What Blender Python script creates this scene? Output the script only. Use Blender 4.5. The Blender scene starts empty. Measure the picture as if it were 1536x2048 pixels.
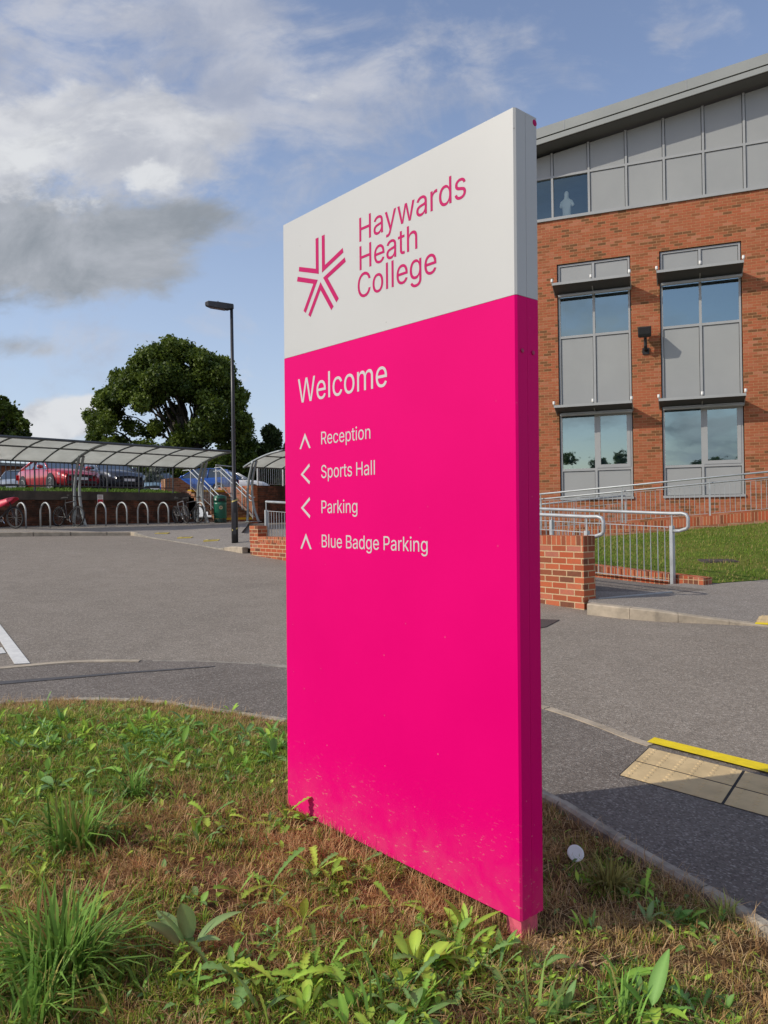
import bpy, math, random
import numpy as np
from mathutils import Vector, Matrix
random.seed(7)
RNG = np.random.default_rng(11)
S = bpy.context.scene
COL = S.collection
R = math.radians

# ------------------------------------------------------------------ camera
FPX, IW, IH = 1540.0, 1536, 2048          # focal length in photo pixels
CAM_H = 1.45
ROLL, PITCH = 0.0155, math.atan(6 / FPX)
cd = bpy.data.cameras.new("camera")
cam = bpy.data.objects.new("camera", cd)
COL.objects.link(cam)
S.camera = cam
cd.sensor_fit = 'VERTICAL'
cd.sensor_height = 36
cd.lens = 36 * FPX / IH
cd.clip_start = 0.05
cd.clip_end = 3000
c_f = Vector((0, math.cos(PITCH), math.sin(PITCH)))
c_u0 = Vector((0, -math.sin(PITCH), math.cos(PITCH)))
c_r0 = Vector((1, 0, 0))
c_r = c_r0 * math.cos(ROLL) - c_u0 * math.sin(ROLL)
c_u = c_r0 * math.sin(ROLL) + c_u0 * math.cos(ROLL)
CP = Vector((0, 0, CAM_H))
cam.matrix_world = Matrix((
    (c_r.x, c_u.x, -c_f.x, CP.x), (c_r.y, c_u.y, -c_f.y, CP.y),
    (c_r.z, c_u.z, -c_f.z, CP.z), (0, 0, 0, 1)))

# ------------------------------------------------------------------ light
SUN_AZ, SUN_EL = -105.0, 34.0              # degrees clockwise from +Y
S.view_settings.view_transform = 'Standard'
S.view_settings.look = 'None'
S.view_settings.exposure = 0.30
S.view_settings.gamma = 1.0
S.view_settings.use_curve_mapping = False
S.cycles.max_bounces = 8
S.cycles.transparent_max_bounces = 16
S.cycles.caustics_reflective = False
S.cycles.caustics_refractive = False
sl = bpy.data.lights.new("sun", 'SUN')
sl.energy = 2.75
sl.angle = R(0.5)
sl.color = (1.0, 0.925, 0.80)
sun = bpy.data.objects.new("sun", sl)
COL.objects.link(sun)
sdir = Vector((math.sin(R(SUN_AZ)) * math.cos(R(SUN_EL)), math.cos(R(SUN_AZ)) * math.cos(R(SUN_EL)), math.sin(R(SUN_EL))))
sun.rotation_euler = (-sdir).to_track_quat('-Z', 'Y').to_euler()
sun.location = sdir * 60

# ------------------------------------------------------------------ node helper
class NT:
    def __init__(s, nt):
        s.nt = nt
    def n(s, t, props=None, **inp):
        nd = s.nt.nodes.new(t)
        for k, v in (props or {}).items():
            setattr(nd, k, v)
        for k, v in inp.items():
            k = k.replace('_', ' ')
            key = int(k[1:]) if k[0] == 'i' and k[1:].isdigit() else k
            s.set(nd.inputs[key], v)
        return nd
    def set(s, sock, v):
        if isinstance(v, bpy.types.NodeSocket):
            s.nt.links.new(v, sock)
        elif isinstance(v, bpy.types.Node):
            s.nt.links.new(v.outputs[0], sock)
        else:
            if isinstance(v, tuple) and len(v) == 3 and sock.type == 'RGBA':
                v = (*v, 1)
            sock.default_value = v
    def m(s, op, a, b=0.0, c=0.0, clamp=False):
        nd = s.nt.nodes.new('ShaderNodeMath')
        nd.operation = op
        nd.use_clamp = clamp
        s.set(nd.inputs[0], a); s.set(nd.inputs[1], b); s.set(nd.inputs[2], c)
        return nd.outputs[0]
    def mix(s, f, a, b, blend='MIX'):
        nd = s.nt.nodes.new('ShaderNodeMix')
        nd.data_type = 'RGBA'
        nd.blend_type = blend
        s.set(nd.inputs[0], f); s.set(nd.inputs[6], a); s.set(nd.inputs[7], b)
        return nd.outputs[2]
    def ramp(s, f, stops, interp='LINEAR'):
        nd = s.nt.nodes.new('ShaderNodeValToRGB')
        cr = nd.color_ramp
        cr.interpolation = interp
        while len(cr.elements) < len(stops):
            cr.elements.new(0.5)
        for e, (p, c) in zip(cr.elements, stops):
            e.position = p
            e.color = (*c, 1) if len(c) == 3 else c
        s.set(nd.inputs[0], f)
        return nd.outputs[0]
    def sm(s, x, lo, hi, a=0.0, b=1.0):
        nd = s.nt.nodes.new('ShaderNodeMapRange')
        nd.interpolation_type = 'SMOOTHSTEP'
        s.set(nd.inputs[0], x)
        nd.inputs[1].default_value = lo; nd.inputs[2].default_value = hi
        nd.inputs[3].default_value = a; nd.inputs[4].default_value = b
        return nd.outputs[0]
    def noise(s, vec, scale, detail=4, rough=0.55, dist=0.0):
        nd = s.n('ShaderNodeTexNoise', Scale=scale, Detail=detail, Roughness=rough, Distortion=dist)
        if vec is not None:
            s.set(nd.inputs['Vector'], vec)
        return nd.outputs[0]

# ------------------------------------------------------------------ sky with clouds
w = bpy.data.worlds.new("World")
S.world = w
w.use_nodes = True
T = NT(w.node_tree)
for nd in list(w.node_tree.nodes):
    w.node_tree.nodes.remove(nd)
sky = T.n('ShaderNodeTexSky', dict(sky_type='NISHITA', sun_disc=False, sun_elevation=R(SUN_EL), sun_rotation=R(SUN_AZ), altitude=60, air_density=1.0, dust_density=0.6, ozone_density=2.0))
tc = T.n('ShaderNodeTexCoord')
sp = T.n('ShaderNodeSeparateXYZ', Vector=tc.outputs['Generated'])
sx, sy, sz = sp.outputs
yy = T.m('MAXIMUM', sy, 0.12)
az_ = T.m('DIVIDE', sx, yy)                 # tangent of bearing, ahead of the camera
el_ = T.m('DIVIDE', sz, yy)
front = T.sm(sy, 0.1, 0.3)
zz = T.m('ADD', T.m('MAXIMUM', sz, 0.0), 0.22)
flat = T.n('ShaderNodeCombineXYZ', X=T.m('DIVIDE', sx, zz), Y=T.m('DIVIDE', sy, zz), Z=0.0)
loc = T.n('ShaderNodeCombineXYZ', X=T.m('MULTIPLY', az_, 1.0), Y=T.m('MULTIPLY', el_, 1.6), Z=0.0)
def blob(a0, e0, ra, re, amp):
    da = T.m('DIVIDE', T.m('SUBTRACT', az_, a0), ra)
    de = T.m('DIVIDE', T.m('SUBTRACT', el_, e0), re)
    q = T.m('ADD', T.m('MULTIPLY', da, da), T.m('MULTIPLY', de, de))
    return T.m('MULTIPLY', T.m('EXPONENT', T.m('MULTIPLY', q, -1.0)), amp)
def P2(px, py):                              # bearing / elevation tangents of a direction in the sky
    x = (px - IW / 2) / FPX; y = (IH / 2 - py) / FPX
    d = c_f + c_r * x + c_u * y
    return d.x / d.y, d.z / d.y
def cloudlayer(blobs, vec, scale, detail, k, bias, dist=0.3, rough=0.6):
    n_ = T.noise(vec, scale, detail, rough, dist)
    acc = T.m('MULTIPLY', T.m('SUBTRACT', n_, 0.5), k)
    for px, py, rx, ry, amp in blobs:
        a0, e0 = P2(px, py)
        acc = T.m('ADD', acc, blob(a0, e0, rx / FPX, ry / FPX, amp))
    return T.m('ADD', acc, bias)
# broken cloud: thin layer, sunlit heaps, their grey undersides, and a few bright puffs in front
def shifted(v, k):
    return T.n('ShaderNodeMapping', Vector=v, Location=(k * 3.7, k * 1.9, k * 2.3)).outputs[0]
def layer(blobs, k, scale, amp, bias, lo, hi, mx=1.0, fine=0.0, dist=.4):
    v = shifted(loc, k)
    d_ = cloudlayer(blobs, v, scale, 12, amp, bias, dist, .60)
    if fine:
        d_ = T.m('ADD', d_, T.m('MULTIPLY', T.m('SUBTRACT', T.noise(v, scale * 3.6, 8, .62, .4), .5), fine))
    return T.sm(d_, lo, hi, 0.0, mx)
thin_a = layer([(120, 60, 330, 150, .66), (330, 200, 180, 110, .62), (-20, 170, 150, 120, .6), (430, 20, 170, 60, .5), (480, 150, 80, 70, .35), (470, 240, 60, 60, .45), (650, 190, 150, 70, .56), (560, 90, 150, 60, .30), (900, 60, 200, 60, .25),
                (760, 200, 240, 110, .38), (1050, 130, 340, 100, .34), (640, 330, 300, 80, .36), (250, 650, 450, 60, .28), (1400, 60, 220, 70, .2), (480, 450, 150, 100, .25)], 1, 5.2, 2.4, -.24, -.05, .80, .88, .7, .6)
heap_a = layer([(60, 300, 270, 130, .92), (350, 290, 150, 95, .68), (180, 230, 210, 75, .6), (470, 250, 55, 60, .35), (140, 830, 115, 48, 1.15), (60, 865, 130, 40, .8), (520, 935, 45, 60, .7), (20, 300, 120, 60, .3)], 2, 5.0, 2.5, -.40, -.05, .60, .95, 1.0)
base_a = layer([(80, 480, 270, 110, .98), (250, 525, 170, 78, .8), (330, 440, 125, 60, .62), (-60, 520, 200, 90, .8), (420, 425, 70, 40, .32), (30, 695, 105, 32, .85), (90, 757, 45, 10, .35)], 3, 4.6, 2.3, -.43, -.05, .62, .95, .9)
puff_a = layer([(310, 352, 60, 36, .98), (170, 405, 80, 26, .5), (40, 500, 90, 24, .38), (230, 250, 90, 40, .45), (20, 340, 120, 60, .5), (120, 838, 95, 42, 1.15), (180, 812, 45, 26, .9), (70, 858, 60, 26, .9), (70, 285, 150, 55, .6), (440, 245, 60, 30, .4), (610, 180, 90, 26, .42)], 4, 9.0, 1.7, -.36, -.02, .42, .95, .7)
def tone(k, scale, lo, hi, ca, cb):
    return T.mix(T.sm(T.noise(shifted(loc, k), scale, 9, .6, .4), lo, hi), ca, cb)
c_thin = tone(5, 6.0, .32, .68, (2.15, 2.35, 2.90), (3.15, 3.25, 3.60))
c_heap = tone(6, 7.0, .30, .68, (2.55, 2.68, 3.02), (3.85, 3.92, 4.10))
c_base = tone(7, 5.5, .30, .70, (1.42, 1.58, 1.76), (2.65, 2.76, 3.0))
c_puff = tone(8, 12., .30, .60, (2.9, 3.0, 3.25), (4.0, 4.1, 4.25))
haze = T.sm(el_, 0.62, 0.0, 0.06, 0.60)
# behind the camera: broken cloud for the reflections and the ambient light
nb = T.noise(flat, 1.1, 7, 0.58, 0.3)
back_a = T.m('MULTIPLY', T.sm(nb, 0.44, 0.62), T.m('SUBTRACT', 1.0, front))
sb = T.noise(flat, 2.2, 5, 0.5, 0.2)
c_back = T.mix(T.sm(sb, 0.35, 0.65), (1.9, 2.15, 2.5), (3.8, 4.0, 4.4))
base = T.mix(1.0, sky.outputs[0], (1.06, 0.92, 0.90), 'MULTIPLY')
base = T.mix(T.m('MULTIPLY', haze, front), base, (2.55, 3.15, 4.05))
for a_, c_ in ((thin_a, c_thin), (heap_a, c_heap), (base_a, c_base), (puff_a, c_puff)):
    base = T.mix(T.m('MULTIPLY', a_, front), base, c_)
base = T.mix(back_a, base, c_back)
bg = T.n('ShaderNodeBackground', Color=base, Strength=0.148)
wo = T.n('ShaderNodeOutputWorld', Surface=bg)

# ------------------------------------------------------------------ object helpers
def tag(o, label=None, cat=None, group=None, kind=None):
    if label: o['label'] = label
    if cat: o['category'] = cat
    if group: o['group'] = group
    if kind: o['kind'] = kind
    return o
def thing(name, label, cat, loc=(0, 0, 0), rotz=0.0, group=None):
    o = bpy.data.objects.new(name, None)
    COL.objects.link(o)
    o.empty_display_size = 0.2
    o.location = loc
    o.rotation_euler = (0, 0, rotz)
    return tag(o, label, cat, group)
def wpos(o):
    p = Vector(o.location)
    while o.parent:
        o = o.parent
        p = p + Vector(o.location)
    return p
def copy_tree(o, parent=None):
    c = o.copy()
    COL.objects.link(c)
    c.parent = parent
    for ch in list(o.children):
        copy_tree(ch, c)
    return c
class MB:
    def __init__(s):
        s.v = []; s.f = []
    def add(s, vs, fs):
        b = len(s.v)
        s.v += [Vector(q) for q in vs]
        s.f += [tuple(i + b for i in f) for f in fs]
        return s
    def box(s, o, a, b, c):
        o, a, b, c = Vector(o), Vector(a), Vector(b), Vector(c)
        if a.cross(b).dot(c) < 0:
            a, b = b, a
        s.add([o, o + a, o + a + b, o + b, o + c, o + a + c, o + a + b + c, o + b + c],
              [(0, 3, 2, 1), (4, 5, 6, 7), (0, 1, 5, 4), (1, 2, 6, 5), (2, 3, 7, 6), (3, 0, 4, 7)])
        return s
    def aabb(s, x0, x1, y0, y1, z0, z1):
        return s.box((x0, y0, z0), (x1 - x0, 0, 0), (0, y1 - y0, 0), (0, 0, z1 - z0))
    def tube(s, path, r, n=8, cap=True, closed=False):
        P = [Vector(p) for p in path]
        rs = r if isinstance(r, (list, tuple)) else [r] * len(P)
        m = len(P)
        base = len(s.v)
        up = None
        for i, p in enumerate(P):
            if closed:
                t = (P[(i + 1) % m] - P[i - 1])
            else:
                t = (P[min(i + 1, m - 1)] - P[max(i - 1, 0)])
            t.normalize()
            if up is None:
                up = Vector((0, 0, 1)) if abs(t.z) < 0.9 else Vector((1, 0, 0))
            a = t.cross(up)
            if a.length < 1e-4:
                a = t.cross(Vector((1, 0.3, 0.2)))
            a.normalize()
            b = a.cross(t)
            up = b
            for k in range(n):
                an = 2 * math.pi * k / n
                s.v.append(p + (a * math.cos(an) + b * math.sin(an)) * rs[i])
        for i in range(m if closed else m - 1):
            for k in range(n):
                i2 = (i + 1) % m
                s.f.append((base + i * n + k, base + i2 * n + k, base + i2 * n + (k + 1) % n, base + i * n + (k + 1) % n))
        if cap and not closed:
            s.f.append(tuple(base + k for k in range(n)))
            s.f.append(tuple(base + (m - 1) * n + k for k in reversed(range(n))))
        return s
    def prism(s, pts, d):                      # planar outline (3D points) pushed along d
        P = [Vector(p) for p in pts]
        d = Vector(d)
        n = len(P)
        nrm = Vector((0, 0, 0))
        for i in range(n):
            nrm += P[i].cross(P[(i + 1) % n])
        if nrm.dot(d) > 0:
            P.reverse()
        s.add(P + [p + d for p in P], [tuple(range(n)), tuple(reversed(range(n, 2 * n)))] +
              [(i, i + n, (i + 1) % n + n, (i + 1) % n) for i in range(n)])
        return s
    def lathe(s, prof, c=(0, 0, 0), n=20, axis='z'):
        c = Vector(c)
        base = len(s.v)
        for r, z in prof:
            for k in range(n):
                a = 2 * math.pi * k / n
                q = (r * math.cos(a), r * math.sin(a), z)
                if axis == 'y': q = (q[0], q[2], q[1])
                if axis == 'x': q = (q[2], q[0], q[1])
                s.v.append(c + Vector(q))
        for i in range(len(prof) - 1):
            for k in range(n):
                s.f.append((base + i * n + k, base + i * n + (k + 1) % n, base + (i + 1) * n + (k + 1) % n, base + (i + 1) * n + k))
        s.f.append(tuple(base + k for k in reversed(range(n))))
        s.f.append(tuple(base + (len(prof) - 1) * n + k for k in range(n)))
        return s
    def build(s, name, mat, parent=None, local=False, loc=None, smooth=False, bevel=0.0, uv=True):
        me = bpy.data.meshes.new(name)
        off = Vector((0, 0, 0))
        if parent is not None and not local:
            off = wpos(parent)
        if loc is not None:
            off = Vector(loc)
        wv = s.v
        me.from_pydata([tuple(v - off) for v in wv], [], s.f)
        if uv:
            ul = me.uv_layers.new(name='UVMap')
            data = []
            for f in s.f:
                nr = Vector((0, 0, 0))
                for i in range(len(f)):
                    nr += wv[f[i]].cross(wv[f[(i + 1) % len(f)]]) if True else nr
                p0 = wv[f[0]]
                nr = Vector((0, 0, 0))
                for i in range(1, len(f) - 1):
                    nr += (wv[f[i]] - p0).cross(wv[f[i + 1]] - p0)
                if nr.length > 0: nr.normalize()
                if abs(nr.z) > 0.75:
                    for i in f: data += [wv[i].x, wv[i].y]
                else:
                    t = Vector((-nr.y, nr.x, 0)); t.normalize()
                    for i in f: data += [wv[i].dot(t), wv[i].z]
            ul.data.foreach_set('uv', data)
        if smooth:
            me.polygons.foreach_set('use_smooth', [True] * len(me.polygons))
        me.materials.append(mat)
        me.update()
        o = bpy.data.objects.new(name, me)
        COL.objects.link(o)
        if loc is not None: o.location = loc
        if parent is not None: o.parent = parent
        if bevel > 0:
            md = o.modifiers.new('bevel', 'BEVEL')
            md.width = bevel; md.segments = 2; md.limit_method = 'ANGLE'
        if smooth and bevel == 0:
            try:
                md = o.modifiers.new('wn', 'WEIGHTED_NORMAL'); md.keep_sharp = True
                for e in me.edges: pass
                o.modifiers.remove(md)
            except Exception:
                pass
        return o
def fastmesh(name, V, Q, mat, colors=None, parent=None, loc=None):
    V = np.asarray(V, dtype=np.float32); Q = np.asarray(Q, dtype=np.int32)
    me = bpy.data.meshes.new(name)
    me.vertices.add(len(V)); me.vertices.foreach_set('co', V.ravel())
    k = Q.shape[1]
    me.loops.add(Q.size); me.loops.foreach_set('vertex_index', Q.ravel())
    me.polygons.add(len(Q))
    me.polygons.foreach_set('loop_start', np.arange(0, Q.size, k, dtype=np.int32))
    try:
        me.polygons.foreach_set('loop_total', np.full(len(Q), k, dtype=np.int32))
    except Exception:
        pass
    me.update(calc_edges=True)
    if colors is not None:
        ca = me.color_attributes.new('Col', 'FLOAT_COLOR', 'POINT')
        c4 = np.ones((len(V), 4), dtype=np.float32); c4[:, :3] = colors
        ca.data.foreach_set('color', c4.ravel())
    me.materials.append(mat)
    o = bpy.data.objects.new(name, me)
    COL.objects.link(o)
    if parent is not None: o.parent = parent
    if loc is not None: o.location = loc
    return o
def lerp(a, b, t):
    return a + (b - a) * t
def azv(deg):
    return Vector((math.sin(R(deg)), math.cos(R(deg)), 0))
def ray(px, py):
    return c_f + c_r * ((px - IW / 2) / FPX) - c_u * ((py - IH / 2) / FPX)
def at(px, py, depth):                       # measured point: bearing from the survey photo, distance ahead
    d = ray(px, py)
    return CP + d * (depth / d.y)

# ------------------------------------------------------------------ materials
def newmat(name):
    m = bpy.data.materials.new(name)
    m.use_nodes = True
    t = NT(m.node_tree)
    b = m.node_tree.nodes['Principled BSDF']
    return m, t, b
def plain(name, col, rough=0.5, metal=0.0, var=0.12, scale=9.0, bump=0.0, spec=0.5, coat=0.0):
    m, t, b = newmat(name)
    tcn = t.n('ShaderNodeTexCoord')
    n_ = t.noise(tcn.outputs['Object'], scale, 5, 0.6)
    lo = tuple(c * (1 - var) for c in col); hi = tuple(min(1, c * (1 + var)) for c in col)
    t.set(b.inputs['Base Color'], t.ramp(n_, [(0.3, lo), (0.7, hi)]))
    t.set(b.inputs['Roughness'], t.sm(n_, 0.2, 0.8, rough * 0.85, min(1, rough * 1.15)))
    b.inputs['Metallic'].default_value = metal
    b.inputs['Specular IOR Level'].default_value = spec
    b.inputs['Coat Weight'].default_value = coat
    if bump:
        bp = t.n('ShaderNodeBump', Strength=bump, Distance=0.01, Height=t.noise(tcn.outputs['Object'], scale * 6, 4))
        t.set(b.inputs['Normal'], bp)
    return m
def asphalt(name, c0, c1, speck, stain=0.25):
    m, t, b = newmat(name)
    g = t.n('ShaderNodeNewGeometry').outputs['Position']
    big = t.noise(g, 0.35, 5, 0.6, 0.4)
    mid = t.noise(g, 3.0, 5, 0.65)
    fine = t.n('ShaderNodeTexVoronoi', Scale=115.0, Vector=g)
    fn = t.noise(g, 230.0, 2, 0.6)
    cell = t.n('ShaderNodeSeparateColor', Color=fine.outputs['Color'])
    col = t.mix(t.sm(mid, 0.3, 0.7), c0, c1)
    col = t.mix(t.m('MULTIPLY', t.sm(big, 0.38, 0.68), stain), col, tuple(c * 0.55 for c in c0))
    pat = t.noise(g, 1.3, 3, 0.5, 1.2)
    col = t.mix(t.sm(pat, 0.60, 0.66, 0.0, 0.16), col, tuple(c * 0.6 for c in c0))
    col = t.mix(t.m('MULTIPLY', t.sm(cell.outputs[0], 0.70, 0.96), 0.55), col, speck)
    col = t.mix(t.m('MULTIPLY', t.sm(cell.outputs[1], 0.55, 0.95), 0.50), col, tuple(c * 0.35 for c in c0))
    fine2 = t.n('ShaderNodeTexVoronoi', Scale=46.0, Vector=g)
    cell2 = t.n('ShaderNodeSeparateColor', Color=fine2.outputs['Color'])
    col = t.mix(t.sm(cell2.outputs[0], 0.0, 1.0, 0.0, 0.28), col, tuple(c * 0.45 for c in c0))
    t.set(b.inputs['Base Color'], col)
    b.inputs['Roughness'].default_value = 0.9
    b.inputs['Specular IOR Level'].default_value = 0.25
    h = t.m('ADD', t.m('MULTIPLY', fine.outputs['Distance'], 0.8), t.m('MULTIPLY', fn, 0.5))
    t.set(b.inputs['Normal'], t.n('ShaderNodeBump', Strength=0.75, Distance=0.006, Height=h))
    return m
def brick(name, stops, mortar, soldier=False, dirt=0.0, dirtcol=(0.02, 0.016, 0.012), scale=1.0, ms=0.0055):
    m, t, b = newmat(name)
    uv = t.n('ShaderNodeUVMap')
    vec = uv.outputs[0]
    if soldier:
        vec = t.n('ShaderNodeMapping', Vector=vec, Rotation=(0, 0, R(90)))
    br = t.n('ShaderNodeTexBrick', dict(offset=0.0 if soldier else 0.5), Vector=vec, Color1=(0, 0, 0), Color2=(1, 1, 1), Mortar=(0.5, 0.5, 0.5),
             Scale=1.0, Mortar_Size=ms, Mortar_Smooth=0.15, Bias=0.0, Brick_Width=0.5 if soldier else 0.225, Row_Height=0.075)
    g = t.n('ShaderNodeNewGeometry').outputs['Position']
    n_ = t.noise(g, 26.0, 5, 0.65)
    n3 = t.noise(g, 0.8, 4, 0.6)
    sel = t.m('ADD', br.outputs[0], t.m('MULTIPLY', t.m('SUBTRACT', n_, 0.5), 0.22))
    bc = t.ramp(sel, stops)
    bc = t.mix(t.sm(n_, 0.25, 0.8, 0.0, 0.35), bc, tuple(c * 0.5 for c in stops[-1][1]))
    bc = t.mix(t.sm(n3, 0.3, 0.75, 0.0, 0.22), bc, stops[0][1])
    mo = t.mix(t.sm(n_, 0.3, 0.7), tuple(c * 0.75 for c in mortar), mortar)
    col = t.mix(br.outputs[1], bc, mo)
    if dirt:
        dn = t.noise(g, 1.7, 6, 0.7, 0.5)
        col = t.mix(t.sm(dn, 0.35, 0.62, 0.0, dirt), col, dirtcol)
    t.set(b.inputs['Base Color'], col)
    b.inputs['Roughness'].default_value = 0.88
    b.inputs['Specular IOR Level'].default_value = 0.2
    h = t.m('ADD', t.m('MULTIPLY', br.outputs[1], -1.0), t.m('MULTIPLY', n_, 0.35))
    t.set(b.inputs['Normal'], t.n('ShaderNodeBump', Strength=0.6, Distance=0.008, Height=h))
    return m
def foliage(name, dark, light, transl=0.25, rough=0.55):
    m, t, b = newmat(name)
    at_ = t.n('ShaderNodeAttribute', dict(attribute_name='Col'))
    n_ = t.n('ShaderNodeSeparateColor', Color=at_.outputs[0])
    col = t.ramp(n_.outputs[0], [(0.0, dark), (1.0, light)])
    t.set(b.inputs['Base Color'], col)
    b.inputs['Roughness'].default_value = rough
    b.inputs['Specular IOR Level'].default_value = 0.3
    tr = t.n('ShaderNodeBsdfTranslucent', Color=col)
    mx = t.n('ShaderNodeMixShader', i0=transl, i1=b.outputs[0], i2=tr.outputs[0])
    t.set(m.node_tree.nodes['Material Output'].inputs[0], mx)
    return m
def attrmat(name, transl=0.2, rough=0.6, spec=0.3):
    m, t, b = newmat(name)
    at_ = t.n('ShaderNodeAttribute', dict(attribute_name='Col'))
    t.set(b.inputs['Base Color'], at_.outputs[0])
    b.inputs['Roughness'].default_value = rough
    b.inputs['Specular IOR Level'].default_value = spec
    tr = t.n('ShaderNodeBsdfTranslucent', Color=at_.outputs[0])
    mx = t.n('ShaderNodeMixShader', i0=transl, i1=b.outputs[0], i2=tr.outputs[0])
    t.set(m.node_tree.nodes['Material Output'].inputs[0], mx)
    return m
BR = [(0.0, (0.15, 0.075, 0.034)), (0.14, (0.24, 0.095, 0.038)), (0.25, (0.36, 0.11, 0.05)), (0.55, (0.46, 0.135, 0.063)), (0.78, (0.41, 0.108, 0.048)), (1.0, (0.50, 0.20, 0.115))]
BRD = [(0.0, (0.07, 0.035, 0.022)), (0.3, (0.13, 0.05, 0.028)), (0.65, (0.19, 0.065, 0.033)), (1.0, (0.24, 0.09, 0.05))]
BRP = [(0.0, (0.14, 0.06, 0.035)), (0.25, (0.33, 0.085, 0.036)), (0.5, (0.46, 0.09, 0.034)), (0.8, (0.50, 0.14, 0.06)), (1.0, (0.45, 0.16, 0.11))]
M = {}
M['road'] = asphalt('road_asphalt', (0.262, 0.224, 0.182), (0.306, 0.264, 0.218), (0.56, 0.50, 0.43))
M['path'] = asphalt('path_asphalt', (0.186, 0.158, 0.134), (0.222, 0.192, 0.165), (0.46, 0.42, 0.37), 0.35)
M['brick'] = brick('facade_brick', BR, (0.48, 0.27, 0.13))
M['brick_pier'] = brick('ramp_wall_brick', BRP, (0.58, 0.42, 0.25), ms=0.0075)
M['brick_soldier'] = brick('ramp_wall_soldier_brick', BRP, (0.55, 0.38, 0.22), soldier=True)
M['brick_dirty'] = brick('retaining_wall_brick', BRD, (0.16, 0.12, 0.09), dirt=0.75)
M['brick_old'] = brick('stair_wall_brick', [(0, (0.13, 0.06, 0.035)), (0.5, (0.34, 0.13, 0.07)), (1, (0.44, 0.24, 0.13))], (0.45, 0.36, 0.25))
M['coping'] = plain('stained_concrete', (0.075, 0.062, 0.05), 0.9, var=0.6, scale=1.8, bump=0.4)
M['concrete'] = plain('kerb_concrete', (0.40, 0.335, 0.25), 0.9, var=0.28, scale=5, bump=0.5)
M['concrete_dim'] = plain('old_edging_concrete', (0.25, 0.225, 0.185), 0.9, var=0.4, scale=6, bump=0.5)
M['galv'] = plain('galvanised_steel', (0.40, 0.425, 0.435), 0.5, metal=0.35, var=0.16, scale=4)
M['dark_steel'] = plain('black_railing_paint', (0.035, 0.042, 0.05), 0.45, var=0.2)
M['grey_frame'] = plain('grey_aluminium', (0.36, 0.37, 0.365), 0.42, var=0.05, scale=2)
M['panel'] = plain('grey_cladding', (0.335, 0.345, 0.335), 0.45, var=0.045, scale=0.9)
M['panel_dark'] = plain('roof_metal', (0.315, 0.33, 0.31), 0.5, var=0.07, scale=0.6)
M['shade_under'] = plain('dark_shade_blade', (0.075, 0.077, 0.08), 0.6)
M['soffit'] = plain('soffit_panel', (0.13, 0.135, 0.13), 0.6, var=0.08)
M['black'] = plain('matt_black', (0.012, 0.012, 0.013), 0.6)
M['blackgap'] = plain('joint_and_shade_black', (0.02, 0.02, 0.02), 0.8)
M['white'] = plain('white_paint', (0.78, 0.78, 0.75), 0.5, var=0.05)
M['roadpaint'] = plain('road_paint', (0.66, 0.65, 0.61), 0.75, var=0.12, scale=16, bump=0.4)
M['yellow'] = plain('yellow_line_paint', (0.80, 0.60, 0.01), 0.65, var=0.10, scale=14, bump=0.3)
M['tyre'] = plain('tyre_rubber', (0.02, 0.02, 0.021), 0.8)
M['alloy'] = plain('wheel_alloy', (0.55, 0.56, 0.57), 0.35, metal=0.6)
M['chrome'] = plain('polished_metal', (0.7, 0.7, 0.7), 0.2, metal=0.9)
M['bark'] = plain('bark', (0.05, 0.042, 0.033), 0.95, var=0.4, scale=6, bump=0.8)
M['timber'] = plain('step_tread', (0.16, 0.10, 0.06), 0.85, var=0.3, scale=5)
M['carpark'] = asphalt('carpark_asphalt', (0.14, 0.13, 0.125), (0.17, 0.16, 0.15), (0.3, 0.29, 0.28))
M['blade'] = attrmat('grass_blade', 0.34, 0.6, 0.2)
M['leaf'] = attrmat('weed_leaf', 0.38, 0.5)

# ------------------------------------------------------------------ ground relief
PA, PB, PC = 0.011, -0.0137, 0.0363          # gently tilted site
_ctrl = []
def _plane(x, y):
    x = np.asarray(x, float); y = np.asarray(y, float)
    d = np.minimum(y, 34.0)
    return PA + PB * np.clip(x, -30, 20) + PC * np.maximum(d, -6)
def gz(x, y):
    x = np.asarray(x, float); y = np.asarray(y, float)
    z = _plane(x, y)
    num = 0.0; den = 0.06
    for cx, cy, r, s_ in _ctrl:
        wgt = np.exp(-((x - cx) ** 2 + (y - cy) ** 2) / (2 * s_ * s_))
        num = num + wgt * r; den = den + wgt
    return z + num / den
def _c(px, py, d, s_=2.6):
    p = at(px, py, d)
    _ctrl.append((p.x, p.y, p.z - float(_plane(p.x, p.y)), s_))
for a in ((160, 1058, 25.5), (405, 1053, 29.3), (0, 1073, 19.5), (265, 1071, 22.4), (470, 1087, 18.0), (490, 1103, 16.2), (570, 1122, 15.3),
          (1170, 1222, 9.07), (1345, 1180, 10.7), (480, 1046, 31.0)):
    _c(*a)
def gp(px, py, off=0.0):
    d = ray(px, py)
    lo, hi = 0.8, 90.0
    for _ in range(60):
        m_ = (lo + hi) / 2
        p = CP + d * m_
        if p.z > float(gz(p.x, p.y)) + off: lo = m_
        else: hi = m_
    p = CP + d * lo
    return Vector((p.x, p.y, float(gz(p.x, p.y)) + off))
def catmull(P, per=8):
    P = [Vector(p) for p in P]
    out = []
    for i in range(len(P) - 1):
        p0, p1, p2, p3 = P[max(i - 1, 0)], P[i], P[i + 1], P[min(i + 2, len(P) - 1)]
        for k in range(per):
            t = k / per
            out.append(0.5 * ((2 * p1) + (p2 - p0) * t + (2 * p0 - 5 * p1 + 4 * p2 - p3) * t * t + (3 * p1 - p0 - 3 * p2 + p3) * t ** 3))
    out.append(P[-1])
    return out
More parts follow.
